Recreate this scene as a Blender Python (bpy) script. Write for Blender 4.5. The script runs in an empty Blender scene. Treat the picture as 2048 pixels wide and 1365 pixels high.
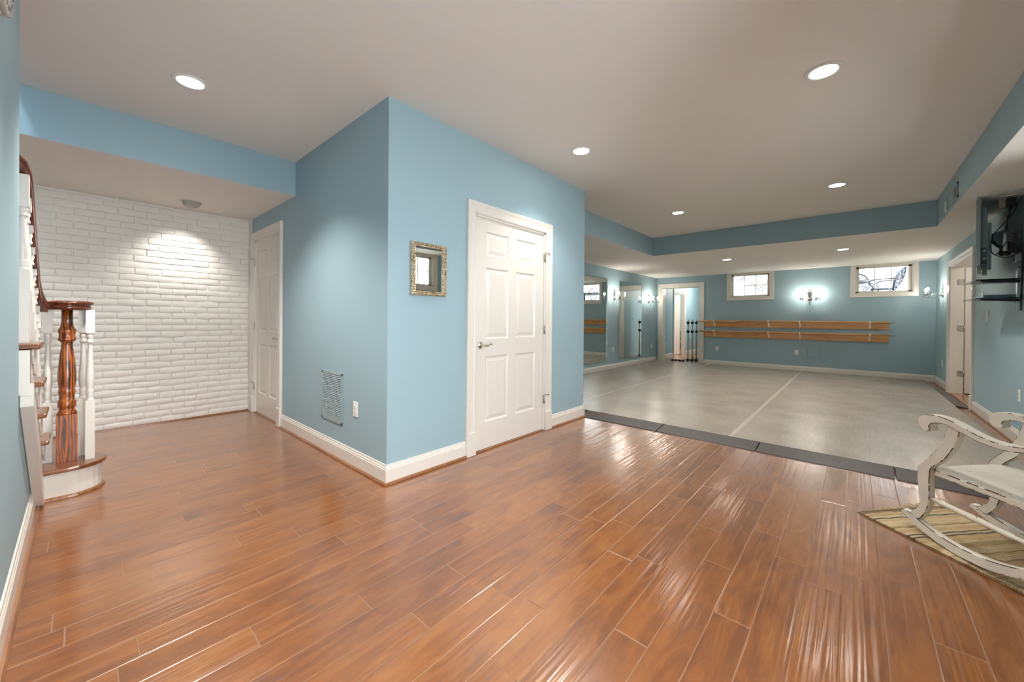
import bpy, bmesh, math, random
from mathutils import Vector, Matrix
random.seed(7)
C = bpy.context.scene.collection
PI = math.pi
H, H2 = 2.74, 2.402            # ceiling, underside of the soffits
XF = 9.74                      # far wall
YM, YR = 1.843, -3.651         # mirror wall, right wall
XL = -1.63                     # left wall face
DZ = 0.035                     # top of the dance floor

# ------------------------------------------------------------------ materials
def mat(name):
    m = bpy.data.materials.new(name); m.use_nodes = True
    nt = m.node_tree; nt.nodes.clear()
    out = nt.nodes.new('ShaderNodeOutputMaterial')
    b = nt.nodes.new('ShaderNodeBsdfPrincipled')
    nt.links.new(b.outputs[0], out.inputs[0])
    return m, nt, b, out
def node(nt, t, **kw):
    n = nt.nodes.new(t)
    for k, v in kw.items():
        if k.startswith('i_'):
            key = k[2:]
            key = int(key) if key.isdigit() else key
            n.inputs[key].default_value = v
        else: setattr(n, k, v)
    return n
def lk(nt, a, ai, b, bi): nt.links.new(a.outputs[ai], b.inputs[bi])
def mth(nt, op, a, b=None, c=None):
    n = nt.nodes.new('ShaderNodeMath'); n.operation = op
    for i, v in enumerate((a, b, c)):
        if v is None: continue
        if isinstance(v, (int, float)): n.inputs[i].default_value = v
        else: nt.links.new(v, n.inputs[i])
    return n.outputs[0]
def rgb(r, g, b):
    f = lambda c: (c/255/12.92) if c/255 <= .04045 else ((c/255+.055)/1.055)**2.4
    return (f(r), f(g), f(b), 1)
def ramp(nt, fac, stops):
    n = nt.nodes.new('ShaderNodeValToRGB'); e = n.color_ramp.elements
    while len(e) < len(stops): e.new(.5)
    for i, (p, c) in enumerate(stops): e[i].position = p; e[i].color = c
    nt.links.new(fac, n.inputs[0]); return n.outputs[0]
def bump(nt, h, b, strength=.2, dist=.01):
    n = node(nt, 'ShaderNodeBump'); n.inputs['Strength'].default_value = strength; n.inputs['Distance'].default_value = dist
    nt.links.new(h, n.inputs['Height']); nt.links.new(n.outputs[0], b.inputs['Normal'])
def plain(name, col, rough=.5, metal=0, nscale=0, nstr=.1, ndist=.002, vary=0, **kw):
    m, nt, b, o = mat(name)
    b.inputs['Base Color'].default_value = col; b.inputs['Roughness'].default_value = rough; b.inputs['Metallic'].default_value = metal
    for k, v in kw.items(): b.inputs[k.replace('_', ' ')].default_value = v
    if nscale:
        g = node(nt, 'ShaderNodeNewGeometry'); n = node(nt, 'ShaderNodeTexNoise', i_Scale=nscale, i_Detail=3.0)
        lk(nt, g, 'Position', n, 'Vector'); bump(nt, n.outputs[0], b, nstr, ndist)
        if vary:
            c = ramp(nt, n.outputs[0], [(.3, tuple(x*(1-vary) for x in col[:3])+(1,)), (.7, tuple(min(1, x*(1+vary)) for x in col[:3])+(1,))])
            nt.links.new(c, b.inputs['Base Color'])
    return m
M = {}
M['blue'] = plain('blue_wall_paint', rgb(152, 180, 191), .55, nscale=160, nstr=.06)
M['ceil'] = plain('ceiling_paint', rgb(238, 236, 232), .8, nscale=120, nstr=.05)
M['trim'] = plain('white_trim_paint', rgb(224, 221, 214), .28, nscale=30, nstr=.02)
M['brick'] = plain('white_painted_brick', rgb(232, 230, 224), .5, nscale=90, nstr=.35, ndist=.003)
M['plastic'] = plain('white_plastic', rgb(238, 238, 234), .35)
M['dark'] = plain('dark_slot', rgb(25, 25, 27), .6)
M['black'] = plain('black_plastic', rgb(20, 21, 23), .4)
M['blackmetal'] = plain('black_metal', rgb(26, 27, 30), .35, .3)
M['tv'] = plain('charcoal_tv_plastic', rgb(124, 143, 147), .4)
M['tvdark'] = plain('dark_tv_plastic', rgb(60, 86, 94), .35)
M['silver'] = plain('silver_metal', rgb(190, 196, 200), .3, .85)
M['chrome'] = plain('chrome', rgb(215, 212, 205), .12, 1)
M['hinge'] = plain('satin_nickel', rgb(195, 195, 188), .3, .9)
M['rubber'] = plain('dark_floor_ramp', rgb(72, 68, 67), .42, nscale=60, nstr=.1, vary=.15)
M['vent'] = plain('painted_metal_grille', rgb(150, 168, 172), .4)
M['grey'] = plain('grey_bin', rgb(112, 116, 112), .6)
M['iron'] = plain('blue_grey_cast_metal', rgb(20, 31, 44), .7)
M['pavers'] = plain('grey_patio_pavers', rgb(120, 118, 114), .9)
M['patio'] = plain('pale_patio_stone', rgb(232, 230, 226), .9, nscale=6, nstr=.1)
M['bark'] = plain('tree_bark', rgb(72, 78, 74), .9, nscale=20, nstr=.4, vary=.3)
M['teal'] = plain('pale_teal_paint', rgb(60, 108, 116), .7)
M['cord'] = plain('black_cord', rgb(16, 18, 20), .5)
M['brass'] = plain('gold_script', rgb(190, 150, 110), .4, .4)
M['screen'] = plain('tv_screen', rgb(12, 13, 15), .12)
M['holder'] = plain('grey_fixture', rgb(172, 168, 162), .5)

def emis(name, col, s):
    m, nt, b, o = mat(name); nt.nodes.remove(b)
    e = node(nt, 'ShaderNodeEmission', i_Color=col, i_Strength=s); lk(nt, e, 0, o, 0); return m
M['lens'] = emis('lit_lamp_lens', (1, .93, .82, 1), 24)
M['lens'].cycles.emission_sampling = 'NONE'
m, nt, b, o = mat('lit_bulb'); nt.nodes.remove(b)
e_ = node(nt, 'ShaderNodeEmission', i_Color=(1, .92, .8, 1), i_Strength=25.0); t_ = node(nt, 'ShaderNodeBsdfTransparent'); a_ = node(nt, 'ShaderNodeAddShader')
lk(nt, e_, 0, a_, 0); lk(nt, t_, 0, a_, 1); lk(nt, a_, 0, o, 0); M['bulb'] = m; m.cycles.emission_sampling = 'NONE'

def glass(name, tint, gl=.06, rough=0):
    m, nt, b, o = mat(name); nt.nodes.remove(b)
    t = node(nt, 'ShaderNodeBsdfTransparent', i_Color=tint); g = node(nt, 'ShaderNodeBsdfGlossy', i_Roughness=rough)
    fr = node(nt, 'ShaderNodeFresnel', i_IOR=1.45)
    x = node(nt, 'ShaderNodeMixShader'); lk(nt, fr, 0, x, 0); lk(nt, t, 0, x, 1); lk(nt, g, 0, x, 2); lk(nt, x, 0, o, 0); return m
M['pane'] = glass('window_glass', (.97, .99, .98, 1))
M['shelfglass'] = glass('smoked_shelf_glass', (.62, .72, .72, 1))
m, nt, b, o = mat('crystal'); b.inputs['Transmission Weight'].default_value = .9; b.inputs['Roughness'].default_value = .03; b.inputs['IOR'].default_value = 1.5
M['crystal'] = m
M['mirror'] = plain('mirror_silver', (.86, .9, .88, 1), 0.0, 1)

# stained wood with grain along one world axis
def wood(name, cols, axis='z', scale=9, stretch=14, rough=.3, coat=.6, dist=3.0, gstr=.05, space='Position', bands=True):
    m, nt, b, o = mat(name)
    if space == 'Position':
        g = node(nt, 'ShaderNodeNewGeometry'); vec = g.outputs['Position']
    else:
        g = node(nt, 'ShaderNodeTexCoord'); vec = g.outputs['Object']
    mp = node(nt, 'ShaderNodeMapping'); s = [scale*stretch/8]*3; s['xyz'.index(axis)] = scale/8*1.2
    mp.inputs['Scale'].default_value = s; nt.links.new(vec, mp.inputs[0])
    w = node(nt, 'ShaderNodeTexWave', i_Scale=1.1, i_Distortion=dist, i_Detail=3.0, wave_type='BANDS', bands_direction='X'); w.inputs['Detail Scale'].default_value = 1.6
    lk(nt, mp, 0, w, 'Vector')
    n = node(nt, 'ShaderNodeTexNoise', i_Scale=5.0, i_Detail=6.0); lk(nt, mp, 0, n, 'Vector')
    f = mth(nt, 'ADD', mth(nt, 'MULTIPLY', w.outputs['Fac'], .6 if bands else .15), mth(nt, 'MULTIPLY', n.outputs[0], .5 if bands else .9))
    nt.links.new(ramp(nt, f, [(.25, cols[0]), (.5, cols[1]), (.85, cols[2])]), b.inputs['Base Color'])
    b.inputs['Roughness'].default_value = rough; b.inputs['Coat Weight'].default_value = coat; b.inputs['Coat Roughness'].default_value = .12
    bump(nt, f, b, gstr, .002); return m
M['newel'] = wood('dark_grained_oak', [rgb(52, 18, 6), rgb(146, 70, 22), rgb(176, 98, 36)], 'z', 10, 13, dist=10)
M['rail'] = wood('red_stained_rail', [rgb(44, 14, 6), rgb(92, 36, 14), rgb(128, 58, 24)], 'y', 8, 12, dist=2, bands=False)
M['tread'] = wood('stained_tread', [rgb(72, 36, 16), rgb(118, 66, 32), rgb(144, 88, 46)], 'x', 8, 12, bands=False)
M['shoe'] = wood('stained_shoe_moulding', [rgb(96, 58, 30), rgb(140, 90, 52), rgb(160, 110, 68)], 'y', 6, 10, bands=False)
M['barre'] = wood('honey_oak_barre', [rgb(160, 104, 54), rgb(204, 148, 88), rgb(224, 174, 114)], 'y', 5, 14, rough=.35, bands=False)
M['pole'] = wood('pale_wood_pole', [rgb(168, 124, 76), rgb(206, 166, 112), rgb(222, 186, 134)], 'z', 6, 10, bands=False)

# hardwood floor: planks along X, hand scraped, glossy
def floor_mat():
    m, nt, b, o = mat('glossy_hardwood_planks')
    g = node(nt, 'ShaderNodeNewGeometry'); sp = node(nt, 'ShaderNodeSeparateXYZ'); lk(nt, g, 'Position', sp, 0)
    X, Y = sp.outputs[0], sp.outputs[1]
    W = .1285
    ry = mth(nt, 'DIVIDE', mth(nt, 'ADD', Y, 20.033), W); row = mth(nt, 'FLOOR', ry); fy = mth(nt, 'SUBTRACT', ry, row)
    wn = node(nt, 'ShaderNodeTexWhiteNoise', noise_dimensions='1D'); nt.links.new(row, wn.inputs['W'])
    L = mth(nt, 'ADD', mth(nt, 'MULTIPLY', wn.outputs['Value'], .5), .75)
    wn2 = node(nt, 'ShaderNodeTexWhiteNoise', noise_dimensions='1D'); nt.links.new(mth(nt, 'ADD', row, 71.3), wn2.inputs['W'])
    rx = mth(nt, 'DIVIDE', mth(nt, 'ADD', X, mth(nt, 'ADD', mth(nt, 'MULTIPLY', wn2.outputs['Value'], 3.), 30.)), L)
    col = mth(nt, 'FLOOR', rx); fx = mth(nt, 'SUBTRACT', rx, col)
    cb = node(nt, 'ShaderNodeCombineXYZ'); nt.links.new(row, cb.inputs[0]); nt.links.new(col, cb.inputs[1])
    pid = node(nt, 'ShaderNodeTexWhiteNoise', noise_dimensions='3D'); lk(nt, cb, 0, pid, 'Vector')
    # grain
    off = node(nt, 'ShaderNodeVectorMath', operation='MULTIPLY_ADD'); lk(nt, pid, 'Color', off, 0); off.inputs[1].default_value = (40, 40, 40); lk(nt, g, 'Position', off, 2)
    mp = node(nt, 'ShaderNodeMapping'); mp.inputs['Scale'].default_value = (1.5, 6.5, 1); lk(nt, off, 0, mp, 0)
    n1 = node(nt, 'ShaderNodeTexNoise', i_Scale=2.2, i_Detail=7.0, i_Roughness=.62, i_Distortion=1.2); lk(nt, mp, 0, n1, 'Vector')
    mpb = node(nt, 'ShaderNodeMapping'); mpb.inputs['Scale'].default_value = (4, 90, 1); lk(nt, off, 0, mpb, 0)
    n2 = node(nt, 'ShaderNodeTexNoise', i_Scale=2.0, i_Detail=4.0); lk(nt, mpb, 0, n2, 'Vector')
    n3 = node(nt, 'ShaderNodeTexNoise', i_Scale=1.3, i_Detail=2.0, i_Distortion=.6); lk(nt, mp, 0, n3, 'Vector')
    f = mth(nt, 'ADD', mth(nt, 'MULTIPLY', n1.outputs[0], .86), mth(nt, 'MULTIPLY', n2.outputs[0], .14))
    f = mth(nt, 'ADD', f, mth(nt, 'MULTIPLY', mth(nt, 'SUBTRACT', pid.outputs['Value'], .5), .15))
    c = ramp(nt, f, [(.2, rgb(94, 48, 16)), (.42, rgb(124, 69, 21)), (.58, rgb(143, 84, 27)), (.8, rgb(162, 104, 38))])
    # occasional dark mineral streaks
    k = ramp(nt, n3.outputs[0], [(.66, (0, 0, 0, 1)), (.78, (1, 1, 1, 1))])
    mx = node(nt, 'ShaderNodeMix', data_type='RGBA'); nt.links.new(mth(nt, 'MULTIPLY', k, .55), mx.inputs[0]); nt.links.new(c, mx.inputs[6]); mx.inputs[7].default_value = rgb(48, 22, 12)
    # joints
    ey = mth(nt, 'MULTIPLY', mth(nt, 'MINIMUM', fy, mth(nt, 'SUBTRACT', 1., fy)), W)
    ex = mth(nt, 'MULTIPLY', mth(nt, 'MINIMUM', fx, mth(nt, 'SUBTRACT', 1., fx)), L)
    e = mth(nt, 'MINIMUM', ex, ey)
    gap = mth(nt, 'LESS_THAN', e, .0019)
    mx2 = node(nt, 'ShaderNodeMix', data_type='RGBA'); nt.links.new(mth(nt, 'MULTIPLY', gap, .7), mx2.inputs[0]); lk(nt, mx, 2, mx2, 6); mx2.inputs[7].default_value = rgb(152, 120, 96)
    lk(nt, mx2, 2, b, 'Base Color')
    # bump: bevelled edges and scraped ripples along each plank
    bev = mth(nt, 'MINIMUM', mth(nt, 'DIVIDE', e, .004), 1.)
    rp = node(nt, 'ShaderNodeMapping'); rp.inputs['Scale'].default_value = (1.3, 58, 1); lk(nt, off, 0, rp, 0)
    n4 = node(nt, 'ShaderNodeTexNoise', i_Scale=1.0, i_Detail=1.0, i_Distortion=.1); lk(nt, rp, 0, n4, 'Vector')
    amt = node(nt, 'ShaderNodeTexWhiteNoise', noise_dimensions='3D'); off2 = node(nt, 'ShaderNodeVectorMath', operation='ADD'); lk(nt, cb, 0, off2, 0); off2.inputs[1].default_value = (9.1, 3.3, 1.7); lk(nt, off2, 0, amt, 'Vector')
    h = mth(nt, 'ADD', mth(nt, 'MULTIPLY', bev, .0011), mth(nt, 'MULTIPLY', n4.outputs[0], mth(nt, 'MULTIPLY_ADD', amt.outputs['Value'], .0028, .0006)))
    bp = node(nt, 'ShaderNodeBump'); bp.inputs['Strength'].default_value = .8; bp.inputs['Distance'].default_value = 1.0
    nt.links.new(h, bp.inputs['Height']); lk(nt, bp, 0, b, 'Normal'); lk(nt, bp, 0, b, 'Coat Normal')
    b.inputs['Roughness'].default_value = .32; nt.links.new(mth(nt, 'SUBTRACT', 1., mth(nt, 'MULTIPLY', gap, .9)), b.inputs['Coat Weight']); b.inputs['Coat Roughness'].default_value = .17; b.inputs['Coat IOR'].default_value = 1.9
    return m
M['floor'] = floor_mat()

def vinyl_mat():
    m, nt, b, o = mat('scuffed_grey_vinyl')
    g = node(nt, 'ShaderNodeNewGeometry')
    n = node(nt, 'ShaderNodeTexNoise', i_Scale=2.2, i_Detail=5.0, i_Roughness=.5); lk(nt, g, 'Position', n, 'Vector')
    mp = node(nt, 'ShaderNodeMapping'); mp.inputs['Scale'].default_value = (4, 40, 1); mp.inputs['Rotation'].default_value = (0, 0, 1.2); lk(nt, g, 'Position', mp, 0)
    n2 = node(nt, 'ShaderNodeTexNoise', i_Scale=1.5, i_Detail=5.0, i_Distortion=1.); lk(nt, mp, 0, n2, 'Vector')
    f = mth(nt, 'ADD', mth(nt, 'MULTIPLY', n.outputs[0], .6), mth(nt, 'MULTIPLY', n2.outputs[0], .4))
    nt.links.new(ramp(nt, f, [(.3, rgb(138, 130, 120)), (.7, rgb(164, 156, 145))]), b.inputs['Base Color'])
    b.inputs['Roughness'].default_value = .27
    return m
M['vinyl'] = vinyl_mat()
M['tape'] = plain('pale_seam_tape', rgb(174, 166, 155), .3)

def chipped():
    m, nt, b, o = mat('chipped_cream_paint')
    g = node(nt, 'ShaderNodeNewGeometry'); bv = node(nt, 'ShaderNodeBevel', samples=6, i_Radius=.006)
    d = node(nt, 'ShaderNodeVectorMath', operation='DOT_PRODUCT'); lk(nt, bv, 0, d, 0); lk(nt, g, 'Normal', d, 1)
    e = mth(nt, 'SUBTRACT', 1., d.outputs['Value'])
    n = node(nt, 'ShaderNodeTexNoise', i_Scale=24.0, i_Detail=4.0); lk(nt, g, 'Position', n, 'Vector')
    k = mth(nt, 'GREATER_THAN', mth(nt, 'MULTIPLY', e, mth(nt, 'SUBTRACT', n.outputs[0], .42)), .012)
    n2 = node(nt, 'ShaderNodeTexNoise', i_Scale=60.0, i_Detail=2.0); lk(nt, g, 'Position', n2, 'Vector')
    k2 = mth(nt, 'MAXIMUM', k, mth(nt, 'GREATER_THAN', n2.outputs[0], .735))
    n3 = node(nt, 'ShaderNodeTexNoise', i_Scale=5.0, i_Detail=3.0); lk(nt, g, 'Position', n3, 'Vector')
    c = ramp(nt, n3.outputs[0], [(.35, rgb(224, 222, 213)), (.65, rgb(238, 235, 222))])
    x = node(nt, 'ShaderNodeMix', data_type='RGBA'); nt.links.new(k2, x.inputs[0]); nt.links.new(c, x.inputs[6]); x.inputs[7].default_value = rgb(70, 40, 28)
    lk(nt, x, 2, b, 'Base Color'); b.inputs['Roughness'].default_value = .42; return m
M['chair'] = chipped()
def chip_edge():
    m, nt, b, o = mat('worn_paint_edge'); g = node(nt, 'ShaderNodeNewGeometry'); n = node(nt, 'ShaderNodeTexNoise', i_Scale=17.0, i_Detail=9.0, i_Roughness=.68); lk(nt, g, 'Position', n, 'Vector')
    nt.links.new(ramp(nt, n.outputs[0], [(.475, rgb(232, 227, 212)), (.50, rgb(72, 42, 30))]), b.inputs['Base Color']); b.inputs['Roughness'].default_value = .5; return m
M['chip'] = chip_edge()
CH = None

def rug_mat():
    m, nt, b, o = mat('woven_striped_jute')
    t = node(nt, 'ShaderNodeTexCoord'); sp = node(nt, 'ShaderNodeSeparateXYZ'); lk(nt, t, 'Object', sp, 0)
    r = mth(nt, 'FLOOR', mth(nt, 'DIVIDE', sp.outputs[0], .0125))
    wn = node(nt, 'ShaderNodeTexWhiteNoise', noise_dimensions='1D'); nt.links.new(r, wn.inputs['W'])
    n = node(nt, 'ShaderNodeTexNoise', i_Scale=1.0, i_Detail=2.0); mp = node(nt, 'ShaderNodeMapping'); mp.inputs['Scale'].default_value = (14, .9, 1); lk(nt, t, 'Object', mp, 0); lk(nt, mp, 0, n, 'Vector')
    f = mth(nt, 'ADD', mth(nt, 'MULTIPLY', wn.outputs['Value'], .8), mth(nt, 'MULTIPLY', n.outputs[0], .22))
    c = ramp(nt, f, [(.13, rgb(112, 104, 104)), (.2, rgb(196, 168, 124)), (.45, rgb(222, 198, 154)), (.7, rgb(240, 224, 188)), (.92, rgb(208, 174, 126))])
    n2 = node(nt, 'ShaderNodeTexNoise', i_Scale=120.0, i_Detail=2.0); lk(nt, t, 'Object', n2, 'Vector')
    x = node(nt, 'ShaderNodeMix', data_type='RGBA', blend_type='MULTIPLY'); x.inputs[0].default_value = .3; nt.links.new(c, x.inputs[6]); lk(nt, n2, 0, x, 7)
    lk(nt, x, 2, b, 'Base Color'); b.inputs['Roughness'].default_value = .9
    ph = mth(nt, 'SINE', mth(nt, 'MULTIPLY', sp.outputs[1], 2*PI/.011)); bump(nt, ph, b, .5, .002); return m
M['rug'] = rug_mat()

def frame_gold():
    m, nt, b, o = mat('antique_silver_gold')
    g = node(nt, 'ShaderNodeNewGeometry'); v = node(nt, 'ShaderNodeTexVoronoi', i_Scale=95.0); lk(nt, g, 'Position', v, 'Vector')
    n = node(nt, 'ShaderNodeTexNoise', i_Scale=130.0, i_Detail=3.0); lk(nt, g, 'Position', n, 'Vector')
    nt.links.new(ramp(nt, mth(nt, 'ADD', mth(nt, 'MULTIPLY', v.outputs[0], .7), mth(nt, 'MULTIPLY', n.outputs[0], .4)), [(.4, rgb(222, 214, 194)), (.6, rgb(196, 172, 134)), (.9, rgb(110, 84, 56))]), b.inputs['Base Color'])
    b.inputs['Metallic'].default_value = .55; b.inputs['Roughness'].default_value = .35; bump(nt, v.outputs[0], b, .8, .004); return m
M['gold'] = frame_gold()

# ------------------------------------------------------------------ mesh helpers
class MB:
    def __init__(s): s.v = []; s.f = []; s.m = []; s.sm = []
    def add(s, vs, fs, mi=0, smooth=False):
        o = len(s.v); s.v += [Vector(p) for p in vs]
        for f in fs: s.f.append([o+i for i in f]); s.m.append(mi); s.sm.append(smooth)
        return s
    def box(s, a, b, mi=0, top=None, bottom=None):
        x0, x1 = sorted((a[0], b[0])); y0, y1 = sorted((a[1], b[1])); z0, z1 = sorted((a[2], b[2]))
        v = [(x0,y0,z0),(x1,y0,z0),(x1,y1,z0),(x0,y1,z0),(x0,y0,z1),(x1,y0,z1),(x1,y1,z1),(x0,y1,z1)]
        o = len(s.v); s.v += [Vector(p) for p in v]
        for k, f in enumerate(((0,3,2,1),(4,5,6,7),(0,1,5,4),(1,2,6,5),(2,3,7,6),(3,0,4,7))):
            s.f.append([o+i for i in f]); s.sm.append(False)
            s.m.append(bottom if (k == 0 and bottom is not None) else top if (k == 1 and top is not None) else mi)
        return s
    def prism(s, poly, fn, a, b, mi=0, smooth=False):
        """poly: 2D points; fn(p, q, t) -> 3D point; extruded from t=a to t=b"""
        n = len(poly); o = len(s.v)
        s.v += [Vector(fn(p[0], p[1], a)) for p in poly] + [Vector(fn(p[0], p[1], b)) for p in poly]
        s.f += [[o+i for i in range(n)][::-1], [o+n+i for i in range(n)]]; s.m += [mi, mi]; s.sm += [False, False]
        for i in range(n):
            j = (i+1) % n; s.f.append([o+i, o+j, o+n+j, o+n+i]); s.m.append(mi); s.sm.append(smooth)
        return s
    def lathe(s, prof, c=(0,0,0), ax=(0,0,1), seg=24, mi=0, a0=0, sx=1):
        ax = Vector(ax).normalized(); u = ax.orthogonal().normalized(); w = ax.cross(u); c = Vector(c); o = len(s.v)
        for r, h in prof:
            for k in range(seg):
                t = 2*PI*k/seg+a0; s.v.append(c+ax*h+(u*math.cos(t)*sx+w*math.sin(t))*r)
        n = len(prof)
        for i in range(n-1):
            for k in range(seg):
                q = (k+1) % seg; s.f.append([o+i*seg+k, o+i*seg+q, o+(i+1)*seg+q, o+(i+1)*seg+k]); s.m.append(mi); s.sm.append(True)
        if prof[0][0] > 1e-5: s.f.append([o+k for k in range(seg)][::-1]); s.m.append(mi); s.sm.append(False)
        if prof[-1][0] > 1e-5: s.f.append([o+(n-1)*seg+k for k in range(seg)]); s.m.append(mi); s.sm.append(False)
        return s
    def tube(s, pts, r, seg=8, mi=0, closed=False, flat=None):
        pts = [Vector(p) for p in pts]; n = len(pts); o = len(s.v); rs = r if isinstance(r, (list, tuple)) else [r]*n
        prev = None
        for i, p in enumerate(pts):
            a = pts[(i-1) % n] if (closed or i) else p; b = pts[(i+1) % n] if (closed or i < n-1) else p
            t = (b-a).normalized()
            u = (prev-t*prev.dot(t)) if prev is not None else t.orthogonal()
            if u.length < 1e-6: u = t.orthogonal()
            u.normalize(); prev = u; w = t.cross(u)
            for k in range(seg):
                th = 2*PI*k/seg; s.v.append(p+(u*math.cos(th)+w*math.sin(th))*rs[i])
        for i in range(n if closed else n-1):
            j = (i+1) % n
            for k in range(seg):
                q = (k+1) % seg; s.f.append([o+i*seg+k, o+i*seg+q, o+j*seg+q, o+j*seg+k]); s.m.append(mi); s.sm.append(True)
        if not closed:
            s.f.append([o+k for k in range(seg)][::-1]); s.f.append([o+(n-1)*seg+k for k in range(seg)]); s.m += [mi, mi]; s.sm += [False, False]
        return s
    def sweep(s, prof, path, nrm, closed=False, mi=0):
        """prof: (side, out) points; path in a plane with normal nrm; side = nrm x tangent, mitred"""
        nrm = Vector(nrm).normalized(); P = [Vector(p) for p in path]; n = len(P); o = len(s.v); m = len(prof)
        for i, p in enumerate(P):
            d = []
            if closed or i: d.append((P[i]-P[i-1]).normalized())
            if closed or i < n-1: d.append((P[(i+1) % n]-P[i]).normalized())
            sd = [nrm.cross(x) for x in d]; b = sum(sd, Vector()); b.normalize(); b = b/max(.2, b.dot(sd[0]))
            for a, h in prof: s.v.append(p+b*a+nrm*h)
        for i in range(n if closed else n-1):
            j = (i+1) % n
            for k in range(m):
                q = (k+1) % m; s.f.append([o+i*m+k, o+j*m+k, o+j*m+q, o+i*m+q]); s.m.append(mi); s.sm.append(False)
        if not closed:
            s.f.append([o+k for k in range(m)]); s.f.append([o+(n-1)*m+k for k in range(m)][::-1]); s.m += [mi, mi]; s.sm += [False, False]
        return s
    def xf(s, mtx, start=0):
        for i in range(start, len(s.v)): s.v[i] = mtx @ s.v[i]
        return s
    def build(s, name, mats, parent=None, origin=None, bevel=0, seg=2, shade=None):
        me = bpy.data.meshes.new(name)
        off = Vector(origin) if origin is not None else (parent_loc(parent) if parent is not None else Vector())
        me.from_pydata([tuple(p-off) for p in s.v], [], s.f)
        ms = mats if isinstance(mats, (list, tuple)) else [mats]
        for x in ms: me.materials.append(x)
        for p, i, sm in zip(me.polygons, s.m, s.sm): p.material_index = i; p.use_smooth = sm if shade is None else shade
        bm = bmesh.new(); bm.from_mesh(me); bmesh.ops.recalc_face_normals(bm, faces=bm.faces); bm.to_mesh(me); bm.free()
        o = bpy.data.objects.new(name, me); C.objects.link(o)
        if parent is not None: o.parent = parent
        if origin is not None: o.location = off
        if bevel:
            md = o.modifiers.new('edge', 'BEVEL'); md.width = bevel; md.segments = seg; md.limit_method = 'ANGLE'; md.angle_limit = .6; md.material = 1 if len(ms) > 1 else -1
        return o
LOC = {}
def parent_loc(p):
    v = Vector()
    while p is not None: v += p.location; p = p.parent
    return v
def tag(o, label=None, cat=None, group=None, kind=None):
    if label: o['label'] = label
    if cat: o['category'] = cat
    if group: o['group'] = group
    if kind: o['kind'] = kind
    return o
def thing(name, label, cat, loc=(0,0,0), group=None):
    o = bpy.data.objects.new(name, None); C.objects.link(o); o.location = loc; o.empty_display_size = .1
    return tag(o, label, cat, group)
def struct(name, loc=(0,0,0)):
    o = bpy.data.objects.new(name, None); C.objects.link(o); o.location = loc; o['kind'] = 'structure'; return o
def copy_tree(o, loc=None, rz=None, parent=None):
    c = o.copy(); C.objects.link(c)
    if parent is not None: c.parent = parent
    if loc is not None: c.location = loc
    if rz is not None: c.rotation_euler = (0, 0, rz)
    for ch in list(o.children): copy_tree(ch, parent=c)
    return c

# ------------------------------------------------------------------ shell
def wall_panel(fn, u0, u1, z0, z1, t0, t1, holes, mb=None):
    """fn(u, z, t) -> xyz; t0 room face, t1 back face; holes: (ua, ub, za, zb)"""
    mb = mb or MB()
    us = sorted({u0, u1, *[h[i] for h in holes for i in (0, 1)]}); zs = sorted({z0, z1, *[h[i] for h in holes for i in (2, 3)]})
    us = [u for u in us if u0-1e-6 <= u <= u1+1e-6]; zs = [z for z in zs if z0-1e-6 <= z <= z1+1e-6]
    def solid(i, j):
        if not (0 <= i < len(us)-1 and 0 <= j < len(zs)-1): return False
        uc, zc = (us[i]+us[i+1])/2, (zs[j]+zs[j+1])/2
        return not any(h[0] < uc < h[1] and h[2] < zc < h[3] for h in holes)
    for i in range(len(us)-1):
        for j in range(len(zs)-1):
            if not solid(i, j): continue
            a, b, c, d = us[i], us[i+1], zs[j], zs[j+1]
            for t in (t0, t1): mb.add([fn(a,c,t), fn(b,c,t), fn(b,d,t), fn(a,d,t)], [(0,1,2,3)])
            for (di, dj, p, q) in ((-1,0,(a,c),(a,d)),(1,0,(b,c),(b,d)),(0,-1,(a,c),(b,c)),(0,1,(a,d),(b,d))):
                if not solid(i+di, j+dj): mb.add([fn(*p,t0), fn(*q,t0), fn(*q,t1), fn(*p,t1)], [(0,1,2,3)])
    return mb
def S(mb, name, mats, **k): return tag(mb.build(name, mats, **k), kind='structure')

S(MB().box((-2.9,-5.6,-.12),(14.3,4.2,0)), 'floor', M['floor'])
S(MB().box((-1.75,-3.9,H),(XF+.2,3.4,H+.12)), 'ceiling', M['ceil'])
# soffits: blue faces, white undersides
sf = lambda n, a, b: S(MB().box(a, b, 0, bottom=1), n, [M['blue'], M['ceil']])
sf('ceiling_soffit_left', (-2.75,1.755,H2), (0,3.3,H-.001))
sf('ceiling_soffit_far', (5.802,YR,H2), (XF,YM,H-.001))
sf('ceiling_soffit_mirror', (2.632,.411,H2), (5.802,YM,H-.001))
sf('ceiling_soffit_right', (XL,YR,H2), (5.802,-3.229,H-.001))

# closet block in the middle: wall A (y=0) with a door, wall B (x=0) with a door
DA = (.832, 1.843, 0, 2.092)
S(wall_panel(lambda u,z,t:(u,t,z), 0, 2.632, 0, H, 0, .12, [DA]), 'wall_middle', M['blue'])
DB = (2.212, 3.098, 0, 2.112)
S(wall_panel(lambda u,z,t:(t,u,z), .12, 3.30, 0, H, 0, .12, [DB]), 'wall_hall', M['blue'])
S(MB().box((2.512,.12,0),(2.632,YM+.12,H)), 'wall_closet_end', M['blue'])
S(MB().box((.12,3.3,0),(2.632,3.4,H)), 'wall_closet_back', M['blue'])
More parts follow.
